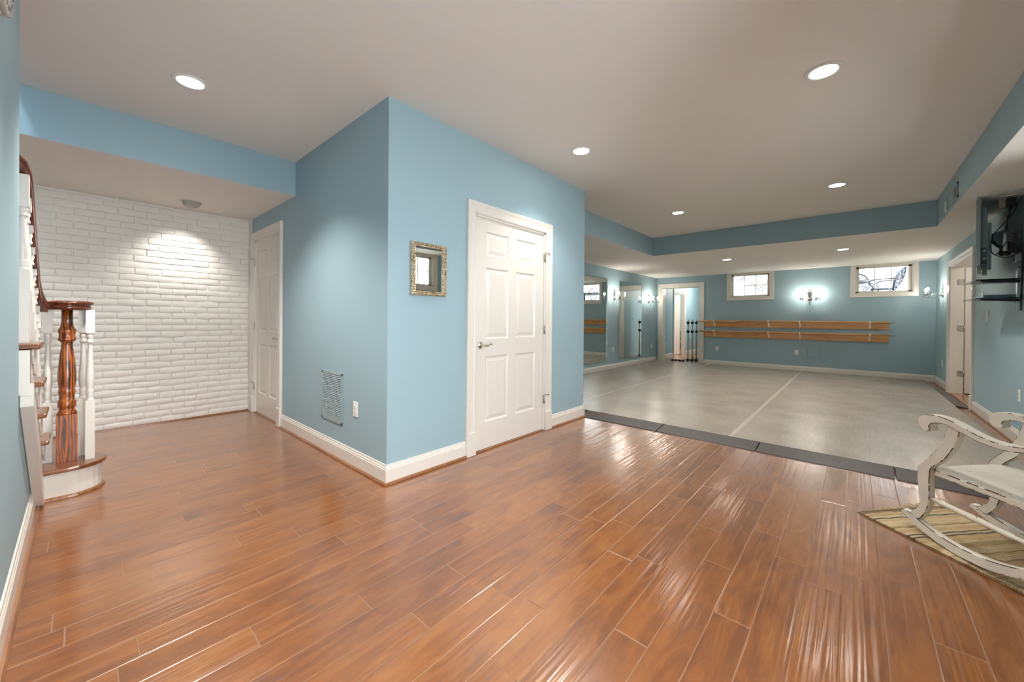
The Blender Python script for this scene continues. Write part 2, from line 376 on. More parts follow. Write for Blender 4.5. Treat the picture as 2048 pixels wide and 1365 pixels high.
# mirror wall, far wall, right wall
S(MB().box((2.632,YM,0),(14.3,YM+.12,H)) if False else wall_panel(lambda u,z,t:(u,t,z), 2.632, XF, 0, H, YM, YM+.12, []), 'wall_mirror', M['blue'])
DF = (.685, 1.69, 0, 2.115)
W1 = (-.905, -.055, 1.795, 2.375); W2 = (-3.33, -2.465, 1.795, 2.375)
S(wall_panel(lambda u,z,t:(t,u,z), YR-.2, YM+.12, 0, H, XF, XF+.2, [DF, W1, W2]), 'wall_far', M['blue'])
DR = (6.58, 8.245, 0, 2.115)
W3 = (2.25, 3.10, 1.795, 2.375); W4_ADDED = (-1.25, -.15, .04, 2.08); W5 = (1.05, 1.90, 1.795, 2.375)  # the low wide opening is unseen, added to let daylight into the near room
S(wall_panel(lambda u,z,t:(u,t,z), -1.75, XF, 0, H, YR, YR-.15, [DR, W3, W4_ADDED, W5]), 'wall_right', M['blue'])
# left wall: full height up to the stair, then a triangle under the stringer
p = [(-3.8,0),(1.29,0),(1.29,.10),(.44,.86),(.44,H),(-3.8,H)]
S(MB().prism(p, lambda u,z,t:(t,u,z), XL, XL-.12), 'wall_left', M['blue'])
# stairwell and upstairs shaft
S(MB().box((-2.87,-3.8,0),(-2.75,3.4,4.6)).box((-2.75,-3.9,0),(-1.75,-3.8,4.6)).box((-1.75,-3.8,H+.121),(-1.63,3.3,4.6)).box((-2.75,1.755,H),(-1.75,1.87,4.6)).box((-2.87,-3.9,4.6),(-1.63,3.3,4.7)), 'wall_stairwell', M['blue'])

# brick wall: every brick a slightly irregular rounded block on a mortar plane
def brick_wall():
    mb = MB(); y0 = 3.283; mb.box((-2.75,y0,0),(0,y0+.12,H2)); rnd = random.Random(3)
    ch = .0677; cl = .2135
    for r in range(36):
        z0 = r*ch; off = (cl/2 if r % 2 else 0)+rnd.uniform(-.012,.012)
        k = 0
        while True:
            xb = -.002-off-k*cl+cl; xa = xb-cl; k += 1
            if xa > -.002: continue
            xb = min(xb, -.002)
            if xb < -2.72: break
            xa = max(xa, -2.745)
            j = lambda s=.0035: rnd.uniform(-s, s)
            a, b, c, d = xa+.0072+j(), xb-.0072+j(), z0+.0058+j(.003), min(z0+ch-.0055+j(.003), H2-.002)
            if b-a < .03 or d-c < .02: continue
            nx, nz = 5, 3; yf = y0-.013+j(.0035); vs = []
            for jz in range(nz+1):
                for ix in range(nx+1):
                    u, v = ix/nx, jz/nz; ed = (ix in (0,nx))+(jz in (0,nz))
                    vs.append((a+(b-a)*u+j(.0022), yf+(.0035 if ed == 1 else .007 if ed == 2 else 0)+j(.0016), c+(d-c)*v+j(.002)))
            fs = [(jz*(nx+1)+ix, jz*(nx+1)+ix+1, (jz+1)*(nx+1)+ix+1, (jz+1)*(nx+1)+ix) for jz in range(nz) for ix in range(nx)]
            mb.add(vs, fs, 0, True)
            ring = [i for i in range(nx+1)]+[(jz+1)*(nx+1)+nx for jz in range(nz)]+[nz*(nx+1)+nx-1-i for i in range(nx)]+[(nz-1-jz)*(nx+1) for jz in range(nz-1)]
            cx, cz = (a+b)/2, (c+d)/2
            rv = [vs[i] for i in ring]; back = [(q[0]+(.004 if q[0] > cx else -.004), y0+.002, q[2]+(.003 if q[2] > cz else -.003)) for q in rv]
            n = len(ring); mb.add(rv+back, [(i, (i+1) % n, n+(i+1) % n, n+i) for i in range(n)], 0, True)
    return S(mb, 'wall_brick', M['brick'])
brick_wall()
S(MB().box((-.022,3.20,0),(-.001,3.268,H2)), 'trim_7', M['trim'])

# corridor beyond the far door, bright room off it, side room on the right
S(wall_panel(lambda u,z,t:(u,t,z), XF+.2, 14.2, 0, 2.44, 1.93, 2.03, [(11.42,12.42,0,2.1)]).box((10.95,.45,0),(14.2,.55,2.44)) , 'wall_corridor', M['blue'])
S(MB().box((XF+.2,.40,0),(10.95,.55,2.44)).box((14.2,.4,0),(14.3,4.1,2.44)), 'wall_corridor_end', M['blue'])
S(MB().box((XF+.2,.4,2.44),(14.3,4.2,2.52)), 'ceiling_corridor', M['ceil'])
S(MB().box((10.6,2.03,0),(10.7,4.1,2.44)).box((10.6,4.1,0),(14.3,4.2,2.44)), 'wall_bright_room', M['ceil'])
S(MB().box((6.2,-5.5,0),(6.3,YR-.15,2.5)).box((9.3,-5.5,0),(9.4,YR-.15,2.5)).box((6.2,-5.6,0),(9.4,-5.5,2.5)), 'wall_side_room', M['trim'])
S(MB().box((6.2,-5.6,2.5),(9.4,YR-.15,2.6)), 'ceiling_side_room', M['ceil'])

# baseboards: profile (side, out) swept along the floor; here prof = (out from wall, z)
BP = [(0,0),(.014,0),(.014,.105),(.011,.109),(.011,.118),(.007,.124),(.006,.138),(0,.14)]
SP = [(.014,.001),(.030,.001),(.029,.009),(.024,.016),(.014,.019)]
def skirt(name, path, prof, m, zo=0):
    mb = MB(); mb.sweep([(-a, b+zo) for a, b in prof], [(x, y, 0) for x, y in path], (0,0,1)); return S(mb, name, m)
def board(i, side, path, shoe=True, zo=0, h=None):
    skirt('baseboard_'+side, path, BP, M['trim'], zo)
    if shoe: skirt('trim_%d' % i, path, SP, M['shoe'], zo)
# room side must be on the right hand of travel
board(1, 'middle', [(0,2.115),(0,0),(.73,0)][::1])
board(2, 'middle_end', [(1.952,0),(2.632,0),(2.632,.35)])
board(3, 'left', [(XL,-3.6),(XL,1.28)][::1])
board(4, 'mirror', [(2.66,YM),(XF,YM)][::1], shoe=False, zo=0)
board(5, 'far', [(XF,.58),(XF,YR)][::1], shoe=False)
board(6, 'right', [(XF,YR),(8.345,YR)])
board(8, 'right_near', [(6.48,YR),(-.05,YR)])
board(9, 'corridor', [(XF+.2,1.93),(11.32,1.93)], shoe=False)
board(10, 'corridor_end', [(12.52,1.93),(14.2,1.93)], shoe=False)
S(MB().box((-2.7,3.255,0),(-.02,3.272,.014)), 'trim_11', M['shoe'])

# casings
CP = [(0,0),(0,.014),(.010,.018),(.018,.014),(.060,.019),(.072,.024),(.096,.026),(.100,.020),(.100,0)]
def casing(parent, fn, a, b, top, plinth=True, width=.1, prof=None, z0=0):
    """U-shaped casing on a wall; fn(u, z, out) -> xyz, opening a..b"""
    pr = [(s*width/.1, o) for s, o in (prof or CP)]
    mb = MB(); path = [(a,z0),(a,top),(b,top),(b,z0)]; n = len(path); o = len(mb.v); m = len(pr)
    sg = (-1, 1)
    corners = [((a,z0),(-1,0)),((a,top),(-1,1)),((b,top),(1,1)),((b,z0),(1,0))]
    for (u, z), (du, dz) in corners:
        for s_, h in pr: mb.v.append(Vector(fn(u+du*s_, z+dz*s_, h)))
    for i in range(n-1):
        for k in range(m):
            q = (k+1) % m; mb.f.append([o+i*m+k, o+(i+1)*m+k, o+(i+1)*m+q, o+i*m+q]); mb.m.append(0); mb.sm.append(False)
    for i in (0, n-1): mb.f.append([o+i*m+k for k in range(m)]); mb.m.append(0); mb.sm.append(False)
    c = mb.build('casing', M['trim'], parent)
    if plinth:
        for u, du in ((a,-1),(b,1)):
            q = MB(); pts = [fn(u-du*.001, z0, 0), fn(u+du*(width+.004), z0, 0)]
            p8 = [fn(uu, zz, hh) for zz in (z0+.001, z0+.20) for uu, hh in ((u-du*.002,.0005),(u+du*(width+.003),.0005),(u+du*(width+.003),.030),(u-du*.002,.030))]
            q.add(p8, [(0,1,2,3),(4,5,6,7),(0,1,5,4),(1,2,6,5),(2,3,7,6),(3,0,4,7)]); q.build('plinth_block', M['trim'], parent, bevel=.003)
    return c
def jamb(parent, fn, a, b, top, depth, th=.018):
    mb = MB()
    for u0, u1, z0, z1 in ((a,a+th,0,top),(b-th,b,0,top),(a,b,top-th,top)):
        mb.add([fn(u,z,h) for z in (z0,z1) for u,h in ((u0,.002),(u1,.002),(u1,-depth),(u0,-depth))], [(0,1,2,3),(4,5,6,7),(0,1,5,4),(1,2,6,5),(2,3,7,6),(3,0,4,7)])
    return mb.build('jamb', M['trim'], parent)
def six_panel(parent, fn, a, b, z0, z1, name='door_slab'):
    """slab with six raised panels, face at out=-.018"""
    w = b-a; h = z1-z0
    us = [0, .145*w, .445*w, .555*w, .855*w, w]; zs = [0, .115*h, .40*h, .475*h, .785*h, .835*h, .94*h, h]
    F = -.016; mb = MB(); g = {}
    for i, u in enumerate(us):
        for j, z in enumerate(zs): g[i,j] = len(mb.v); mb.v.append(Vector((u, z, F)))
    def quad(l): mb.f.append(l); mb.m.append(0); mb.sm.append(False)
    for i in range(5):
        for j in range(7):
            q = [g[i,j], g[i+1,j], g[i+1,j+1], g[i,j+1]]
            if i in (1,3) and j in (1,3,5):
                prev = q; uA, uB, zA, zB = us[i], us[i+1], zs[j], zs[j+1]
                for ins, d in ((.012,-.010),(.020,-.010),(.050,-.003)):
                    nq = []
                    for (u, z) in ((uA+ins,zA+ins),(uB-ins,zA+ins),(uB-ins,zB-ins),(uA+ins,zB-ins)): nq.append(len(mb.v)); mb.v.append(Vector((u, z, F+d)))
                    for k in range(4): quad([prev[k], prev[(k+1)%4], nq[(k+1)%4], nq[k]])
                    prev = nq
                quad(prev)
            else: quad(q)
    bi = [len(mb.v)+k for k in range(4)]; mb.v += [Vector((0,0,F-.035)), Vector((w,0,F-.035)), Vector((w,h,F-.035)), Vector((0,h,F-.035))]
    quad(bi)
    quad([g[i,0] for i in range(6)]+[bi[1], bi[0]]); quad([g[i,7] for i in range(6)]+[bi[2], bi[3]])
    quad([g[0,j] for j in range(8)]+[bi[3], bi[0]]); quad([g[5,j] for j in range(8)]+[bi[2], bi[1]])
    mb.v = [Vector(fn(a+p.x, z0+p.y, p.z)) for p in mb.v]
    return mb.build(name, M['trim'], parent)
def hinges(slab, fn, u, zs, du, stops=(0, 2)):
    for k, z in enumerate(zs):
        mb = MB(); a, b = Vector(fn(u,z-.045,.004)), Vector(fn(u,z+.045,.004))
        mb.lathe([(.0065,0),(.0065,.09)], a, b-a, 10)
        for s in (-1, 1):
            p = [fn(u+s*e, zz, hh) for zz in (z-.044, z+.044) for e, hh in ((.003,.0005),(.019,.0005),(.019,.004),(.003,.004))]
            mb.add(p, [(0,1,2,3),(4,5,6,7),(0,1,5,4),(1,2,6,5),(2,3,7,6),(3,0,4,7)])
        h = mb.build('hinge', M['hinge'], slab)
        if k in stops:
            t = MB(); zt = z+.05
            t.tube([fn(u-du*.05,zt,.02), fn(u-du*.012,zt+.002,.024), fn(u+du*.012,zt,.024), fn(u+du*.05,zt-.004,.026)], .0035, 8)
            t.lathe([(.008,0),(.009,.006),(.007,.012)], fn(u+du*.05,zt-.004,.016), Vector(fn(0,0,1))-Vector(fn(0,0,0)), 10)
            t.build('door_stop', M['chrome'], h)
def lever(slab, fn, u, z, du):
    nrm = Vector(fn(0,0,1))-Vector(fn(0,0,0)); c = Vector(fn(u,z,-.016))
    r = MB().lathe([(.031,0),(.033,.003),(.031,.008),(.022,.012),(.013,.014),(.011,.05),(.013,.054),(.009,.06),(0,.062)], c, nrm, 24).build('door_lever', M['chrome'], slab)
    MB().tube([fn(u,z,.034), fn(u+du*.02,z-.004,.036), fn(u+du*.05,z-.006,.034), fn(u+du*.085,z+.004,.03), fn(u+du*.105,z+.008,.026), fn(u+du*.115,z+.002,.022), fn(u+du*.116,z-.004,.02)], [.009,.008,.0065,.006,.0065,.006,.004], 10).build('lever_arm', M['chrome'], r)
fA = lambda u, z, o: (u, -o, z)         # wall A, faces -y
fB = lambda u, z, o: (-o, u, z)         # wall B, faces -x
fFar = lambda u, z, o: (XF-o, u, z)
fR = lambda u, z, o: (u, YR+o, z)
fM = lambda u, z, o: (u, YM-o, z)
fCor = lambda u, z, o: (u, 1.93-o, z)
d = struct('door_1', (1.337,0,0)); casing(d, fA, DA[0], DA[1], DA[3]); jamb(d, fA, DA[0], DA[1], DA[3], .12)
sl = six_panel(d, fA, DA[0]+.003, DA[1]-.003, .012, DA[3]-.006); hinges(sl, fA, DA[1]-.004, (.33,1.07,1.83), 1); lever(sl, fA, .915, .945, 1)
MB().box((DA[0],-.006,.0005),(DA[1],.12,.009)).build('threshold', M['shoe'], d)
d = struct('door_2', (0,2.655,0)); casing(d, fB, DB[0], DB[1], DB[3]); jamb(d, fB, DB[0], DB[1], DB[3], .12)
sl = six_panel(d, fB, DB[0]+.003, DB[1]-.003, .012, DB[3]-.006); hinges(sl, fB, DB[1]-.004, (.33,1.07,1.85), 1); lever(sl, fB, 2.285, .945, 1)
MB().box((-.006,DB[0],.0005),(.12,DB[1],.009)).build('threshold', M['shoe'], d)
d = struct('door_3', (XF,1.19,0)); casing(d, fFar, DF[0], DF[1], DF[3], width=.115); jamb(d, fFar, DF[0], DF[1], DF[3], .2)
d = struct('door_4', (7.41,YR,0)); casing(d, fR, DR[0], DR[1], DR[3]); jamb(d, fR, DR[0], DR[1], DR[3], .15)
MB().box((DR[0]+.02,YR-.15,.0005),(DR[1]-.02,YR-.0,.012)).build('threshold', M['shoe'], d)
fLeaf = lambda u, z, o: (8.205-o, u, z)
sl = six_panel(d, fLeaf, -4.63, -3.812, .02, 2.08)
for z in (.34,1.09,1.85):
    MB().box((8.219,-3.80,z-.045),(8.2265,-3.735,z+.045)).lathe([(.007,0),(.007,.09)], (8.214,-3.80,z-.045), (0,0,1), 10).build('hinge', M['hinge'], sl)
d = struct('door_5', (11.92,1.93,0)); casing(d, fCor, 11.42, 12.42, 2.1, plinth=False); jamb(d, fCor, 11.42, 12.42, 2.1, .1)
six_panel(d, lambda u, z, o: (12.38+o, u, z), 2.05, 2.85, .02, 2.07)

# windows
WP = [(0,0),(0,.016),(.012,.019),(.060,.019),(.068,.024),(.082,.024),(.085,0)]
def window(i, fn, a, b, z0, z1, wall_t, g=.11):
    w = struct('window_%d' % i, fn((a+b)/2, z0, 0))
    mb = MB(); m = len(WP); o = 0
    for (u, z, du, dz) in ((a,z0,-1,-1),(a,z1,-1,.31),(b,z1,1,.31),(b,z0,1,-1)):
        for s_, h in WP: mb.v.append(Vector(fn(u+du*s_, min(z+dz*s_, H2-.001), h+.0005)))
    for k in range(4):
        for q in range(m): mb.f.append([k*m+q, ((k+1)%4)*m+q, ((k+1)%4)*m+(q+1)%m, k*m+(q+1)%m]); mb.m.append(0); mb.sm.append(False)
    mb.build('window_casing', M['trim'], w)
    def bx(mb, u0, u1, za, zb, o0, o1): mb.add([fn(u,z,h) for z in (za,zb) for u,h in ((u0,o0),(u1,o0),(u1,o1),(u0,o1))], [(0,1,2,3),(4,5,6,7),(0,1,5,4),(1,2,6,5),(2,3,7,6),(3,0,4,7)])
    r = MB(); t = .012
    bx(r, a, a+t, z0, z1, 0, -wall_t); bx(r, b-t, b, z0, z1, 0, -wall_t); bx(r, a, b, z0, z0+t, 0, -wall_t); bx(r, a, b, z1-t, z1, 0, -wall_t)
    r.build('reveal', M['trim'], w)
    f = MB(); s = .045
    bx(f, a+t, a+t+s, z0+t, z1-t, -g+.02, -g-.03); bx(f, b-t-s, b-t, z0+t, z1-t, -g+.02, -g-.03); bx(f, a+t, b-t, z0+t, z0+t+.032, -g+.02, -g-.03); bx(f, a+t, b-t, z1-t-.03, z1-t, -g+.02, -g-.03)
    fo = f.build('sash', M['trim'], w)
    q = MB(); A, B, ZA, ZB = a+t+s, b-t-s, z0+t+.032, z1-t-.03
    for k in (1, 2): u = A+(B-A)*k/3; bx(q, u-.007, u+.007, ZA, ZB, -g+.012, -g-.008)
    zc = (ZA+ZB)/2; bx(q, A, B, zc-.007, zc+.007, -g+.012, -g-.008)
    q.build('muntins', M['trim'], fo)
    gl = MB(); gl.add([fn(A,ZA,-g-.012), fn(B,ZA,-g-.012), fn(B,ZB,-g-.012), fn(A,ZB,-g-.012)], [(0,1,2,3)]); gl.build('pane', M['pane'], fo)
window(1, fFar, *W1, .2); window(2, fFar, *W2, .2); window(3, fR, *W3, .15, .09); window(4, fR, *W4_ADDED, .15, .09); window(5, fR, *W5, .15, .09)

# ------------------------------------------------------------------ lamps
def spot(name, parent, loc, energy, col, size=115, blend=.7, rad=.06, aim=None):
    l = bpy.data.lights.new(name, 'SPOT'); l.energy = energy; l.color = col; l.spot_size = math.radians(size); l.spot_blend = blend; l.shadow_soft_size = rad
    o = bpy.data.objects.new(name, l); C.objects.link(o); o.parent = parent; o.location = loc
    if aim is not None: o.rotation_euler = Vector(aim).to_track_quat('-Z', 'Y').to_euler()
    return o
WARM = (1, .92, .83)
E_CAN = 35
def can(name, label, loc):
    t = thing(name, label, 'ceiling light', loc, 'recessed ceiling downlights')
    MB().lathe([(.070,-.001),(.074,-.007),(.092,-.006),(.098,-.0005),(.070,-.0005)], loc, (0,0,1), 32).build('trim_ring', M['plastic'], t)
    MB().lathe([(.0,-.0042),(.071,-.003)], loc, (0,0,1), 16).build('lens', M['lens'], t)
    spot('lamp', t, (0,0,-.03), E_CAN, WARM)
    return t
c0 = can('downlight', 'lit recessed downlight in the ceiling above the stair hall, near the blue bulkhead', (-.955,.858,H))
for lab, loc in (('lit recessed downlight in front of the white closet door wall', (1.64,-.556,H)), ('large lit recessed downlight nearest the right-hand blue soffit, upper right of the photo', (1.64,-2.30,H)),
    ('small lit recessed downlight by the inner corner of the tray ceiling', (4.31,-.535,H)), ('lit recessed downlight in the tray ceiling towards the far right soffit', (4.30,-2.295,H)),
    ('thin lit recessed downlight in the low soffit, left of the left high window', (7.13,-.546,H2)), ('thin lit recessed downlight in the low soffit, before the right high window', (7.10,-2.302,H2)),
    ('recessed downlight out of frame above the photographer', (-.95,-.9,H)), ('added unseen downlight over the foot of the stairs, brightening the brick wall', (-2.2,2.55,H2)), ('recessed downlight out of frame by the near soffit', (-.95,-2.5,H))):  # stair-foot downlight is unseen, added to brighten the brick wall
    c = copy_tree(c0, loc); c['label'] = lab
for ch_ in c0.children:
    if ch_.type == 'LIGHT': ch_.data = ch_.data.copy(); ch_.data.energy = 105
for o_ in list(C.objects):
    if o_.type == 'LIGHT' and o_.name.startswith('lamp') and abs(o_.parent.location.x+.95) < .001: o_.data = o_.data.copy(); o_.data.energy = 62
    if o_.type == 'LIGHT' and o_.name.startswith('lamp') and o_.parent.location.x > 4: ch_d = o_.data = o_.data.copy(); ch_d.energy = 85 if o_.parent.location.x < 5 else 52
t = thing('ceiling_spotlight', 'grey tilted eyeball spotlight in the low hall ceiling, aimed at white brick', 'spotlight', (-.65,2.83,H2))
MB().lathe([(.078,-.0005),(.082,-.006),(.098,-.005),(.102,-.0005)], (-.65,2.83,H2), (0,0,1), 32).build('trim_ring', M['plastic'], t)
MB().lathe([(.080,0),(.078,-.022),(.066,-.042),(.046,-.054),(0,-.058)], (-.65,2.83,H2), (0,.25,1), 28).build('eyeball', M['holder'], t)
spot('lamp', t, (-.01,.07,-.13), 21, (1,.94,.85), 96, 1.0, .04, aim=(-.06,.40,-.86))

# ------------------------------------------------------------------ wall fittings (local frame: x along wall, y out of wall, z up)
def place(o, loc, facing):
    """facing: unit xy of the wall normal"""
    o.location = loc; o.rotation_euler = (0, 0, math.atan2(facing[1], facing[0])-PI/2); return o
FAR, MIR, RIGHT, WALLB = (-1,0), (0,-1), (0,1), (-1,0)
def outlet0():
    t = thing('wall_outlet', 'x', 'outlet')
    MB().box((-.036,.0008,-.059),(.036,.007,.059)).build('cover_plate', M['plastic'], t, bevel=.003)
    for s in (-1, 1):
        mb = MB().box((-.017,.007,s*.0195-.0145),(.017,.010,s*.0195+.0145)); r = mb.build('receptacle', M['plastic'], t, bevel=.004)
        MB().box((-.009,.0101,s*.0195-.002),(-.0065,.0106,s*.0195+.007)).box((.0065,.0101,s*.0195-.002),(.009,.0106,s*.0195+.006)).lathe([(.0028,0),(.0028,.0006)], (0,.0101,s*.0195-.008), (0,1,0), 8).build('slots', M['dark'], r)
    return t
o0 = outlet0()
OUT = [('white double outlet on the hall wall beside the grey return grille', (0,.456,.461), WALLB), ('white outlet on the far wall under the left end of the barres', (XF,.247,.458), FAR),
 ('white outlet low on the far wall beside the flush access panel', (XF,-1.447,.458), FAR), ('white outlet between the two tall wall mirrors', (7.02,YM,.47), MIR),
 ('white outlet with a plugged-in adapter near the far corner of the mirror wall', (9.36,YM,.46), MIR), ('small white outlet in the far right corner, below the side sconce', (8.92,YR,.445), RIGHT),
 ('white outlet on the right wall behind the rocking chair', (4.56,YR,.48), RIGHT), ('white outlet on the corridor wall seen through the far doorway', (10.72,1.93,.42), MIR)]
for i, (lab, loc, fc) in enumerate(OUT):
    o = o0 if i == 0 else copy_tree(o0); place(o, loc, fc); o['label'] = lab; o['group'] = 'wall outlets'
t = thing('power_adapter', 'white plug-in adapter with a drooping cord, low on the mirror wall', 'adapter'); place(t, (9.36,YM,.44), MIR)
MB().box((-.022,.0115,-.035),(.022,.05,.02)).build('plug_body', M['plastic'], t, bevel=.004)
MB().tube([(0,.03,-.036),(.004,.035,-.09),(.012,.032,-.13),(.02,.03,-.1)], .004, 6).build('cord', M['plastic'], t)
def switch0():
    t = thing('light_switch', 'x', 'switch')
    MB().box((-.036,.0008,-.059),(.036,.007,.059)).build('cover_plate', M['plastic'], t, bevel=.003)
    MB().box((-.016,.007,-.033),(.016,.011,.033)).build('rocker', M['plastic'], t, bevel=.002); return t
s0 = switch0(); place(s0, (5.81,YR,1.26), RIGHT); tag(s0, 'white light switch on the right wall below the black media shelves', group='light switches')
s1 = copy_tree(s0); place(s1, (6.06,YR,1.50), RIGHT); s1['label'] = 'white light switch on the right wall, seen just above the lower media shelf'

# return grille on wall B
t = thing('return_grille', 'blue-grey painted return air grille low on the hall wall', 'vent', (0,.88,.50))
f = lambda u, z, o: (-o, u, z)
a, b, z0, z1 = .682, 1.082, .290, .715
mb = MB()
for (ua, ub, za, zb) in ((a,a+.022,z0,z1),(b-.022,b,z0,z1),(a,b,z0,z0+.022),(a,b,z1-.022,z1)): mb.box((-.008,ua,za),(-.001,ub,zb))
mb.build('grille_frame', M['vent'], t, bevel=.002)
mb = MB(); n = 26
for k in range(n):
    z = z0+.03+(z1-z0-.06)*k/(n-1); mb.add([(-.001,a+.02,z+.003),(-.001,b-.02,z+.003),(-.0085,b-.02,z-.005),(-.0085,a+.02,z-.005),(-.001,a+.02,z+.006),(-.001,b-.02,z+.006),(-.0085,b-.02,z-.003),(-.0085,a+.02,z-.003)], [(0,1,2,3),(4,5,6,7),(2,3,7,6),(0,3,7,4),(1,2,6,5)])
for u in (a+(b-a)/3, a+2*(b-a)/3): mb.box((-.0085,u-.004,z0+.02),(-.002,u+.004,z1-.02))
mb.build('louvers', M['vent'], t); MB().box((-.0016,a+.02,z0+.02),(-.0008,b-.02,z1-.02)).build('duct_opening', M['dark'], t)
for u, z in ((a+.011,z1-.011),(b-.011,z1-.011),(a+.011,z0+.011),(b-.011,z0+.011)): pass

# framed mirror on wall A
t = thing('framed_mirror', 'small mirror in an ornate antique silver-gold frame on blue wall', 'mirror', (.338,0,1.35))
a, b, z0, z1 = .180, .505, 1.350, 1.752
FP = [(0,.001),(.002,.020),(.006,.026),(.014,.030),(.022,.026),(.028,.030),(.033,.030),(.033,.001)]
mb = MB(); m = len(FP)
for (u, z, du, dz) in ((a,z0,1,1),(b,z0,-1,1),(b,z1,-1,-1),(a,z1,1,-1)):
    for s_, h in FP: mb.v.append(Vector((u+du*s_, -h, z+dz*s_)))
for k in range(4):
    for q in range(m): mb.f.append([k*m+q, ((k+1)%4)*m+q, ((k+1)%4)*m+(q+1)%m, k*m+(q+1)%m]); mb.m.append(0); mb.sm.append(False)
fr = mb.build('mirror_frame', M['gold'], t)
mb = MB()
for k in range(15):
    for z in (z0+.014, z1-.014): u = a+.03+(b-a-.06)*k/14; mb.tube([(u-.009,-.027,z-.006),(u,-.033,z),(u+.009,-.027,z+.006)], .0055, 6)
for k in range(19):
    for u in (a+.014, b-.014): z = z0+.03+(z1-z0-.06)*k/18; mb.tube([(u-.006,-.027,z-.009),(u,-.033,z),(u+.006,-.027,z+.009)], .0055, 6)
mb.build('carved_leaves', M['gold'], fr)
MB().box((a+.030,-.014,z0+.030),(b-.030,-.012,z1-.030)).build('mirror_glass', M['mirror'], t)

# tall wall mirrors
for lab, xa, xb in (('tall frameless mirror on the studio wall, partly hidden by the blue closet corner', 4.9, 6.69), ('tall frameless mirror nearer the far doorway', 7.295, 8.62)):
    t = thing('wall_mirror', lab, 'mirror', ((xa+xb)/2,YM,.22), 'tall studio wall mirrors')
    MB().box((xa,YM-.012,.225),(xb,YM-.002,2.122)).build('mirror_glass', M['mirror'], t)
    mb = MB()
    mb.sweep([(0,0),(.012,0),(.012,.006),(0,.006)], [(xa,YM-.012,.225),(xb,YM-.012,.225),(xb,YM-.012,2.122),(xa,YM-.012,2.122)], (0,-1,0), True)
    mb.build('bevelled_edge', M['mirror'], t)

# crystal candle sconces
def sconce0():
    t = thing('wall_sconce', 'x', 'wall sconce')
    mb = MB().lathe([(.0,.022),(.03,.02),(.046,.012),(.05,.001)], (0,0,0), (0,1,0), 24)
    mb.prism([(math.cos(k/20*2*PI)*.034, .10+math.sin(k/20*2*PI)*.085) for k in range(20)], lambda x, z, y: (x, y, z), .001, .014)
    mb.tube([(-.045,.012,.11),(-.035,.014,.15),(-.014,.015,.165),(-.016,.016,.19),(0,.016,.205),(.016,.016,.19),(.014,.015,.165),(.035,.014,.15),(.045,.012,.11)], .006, 8)
    mb.build('backplate', M['chrome'], t)
    for s in (-1, 1):
        pts = [(s*.012,.02,-.01),(s*.04,.06,.035),(s*.085,.12,.03),(s*.115,.17,-.03),(s*.14,.2,-.03),(s*.145,.205,.0)]
        sm = []
        for i in range(len(pts)-1):
            for k in range(4): q = k/4; sm.append(tuple(Vector(pts[i]).lerp(Vector(pts[i+1]), q)))
        sm.append(pts[-1])
        for _ in range(3): sm = [sm[0]]+[tuple((Vector(sm[i-1])+Vector(sm[i])*2+Vector(sm[i+1]))/4) for i in range(1, len(sm)-1)]+[sm[-1]]
        arm = MB().tube(sm, .0055, 8).build('arm', M['chrome'], t)
        c = (s*.145,.205,0)
        MB().lathe([(.006,0),(.018,.004),(.040,.012),(.044,.018),(.02,.012),(.012,.016)], c, (0,0,1), 20).build('drip_pan', M['crystal'], arm)
        MB().lathe([(.0115,.016),(.0115,.075),(.009,.077)], c, (0,0,1), 16).build('candle_sleeve', M['plastic'], arm)
        MB().lathe([(.007,.077),(.016,.092),(.0175,.102),(.012,.120),(.004,.136),(0,.14)], c, (0,0,1), 8).build('bulb', M['bulb'], arm)
        pl_ = bpy.data.lights.new('bulb_glow', 'POINT'); pl_.energy = 2.6; pl_.color = (1,.9,.76); pl_.shadow_soft_size = .022; po_ = bpy.data.objects.new('bulb_glow', pl_); C.objects.link(po_); po_.parent = arm; po_.location = (c[0], c[1], .105)
        for k in range(5):
            th = k/5*2*PI; x, y = c[0]+math.cos(th)*.04, c[1]+math.sin(th)*.04
            MB().lathe([(0,0),(.005,-.008),(.008,-.03),(.004,-.044),(0,-.048)], (x,y,.008), (0,0,1), 6).build('crystal_drop', M['crystal'], arm)
    MB().lathe([(0,0),(.008,-.01),(.013,-.05),(.007,-.075),(0,-.082)], (0,.06,-.06), (0,0,1), 8).tube([(0,.03,.0),(0,.05,-.03),(0,.06,-.06)], .003, 6).build('pendant_crystal', M['crystal'], t)
    for s in (-1, 1):
        mb = MB()
        for k in range(9):
            q = k/8; mb.lathe([(0,-.009),(.007,0),(0,.009)], (s*(.02+.11*q), .05+.14*q, .0-.05*math.sin(PI*q)-.01), (0,0,1), 6)
        mb.build('crystal_swag', M['crystal'], t)
    return t
sc = sconce0()
SC = [('lit two-arm crystal sconce on the far wall between the high windows', (XF,-1.686,1.70), FAR), ('lit two-arm crystal sconce between the two tall mirrors', (7.06,YM,1.70), MIR),
      ('lit two-arm crystal sconce beside the far doorway corner', (9.1,YM,1.70), MIR), ('lit crystal sconce on the right wall beside the open white doorway', (8.92,YR,1.68), RIGHT)]
for i, (lab, loc, fc) in enumerate(SC):
    o = sc if i == 0 else copy_tree(sc); place(o, loc, fc); o['label'] = lab; o['group'] = 'crystal candle sconces'

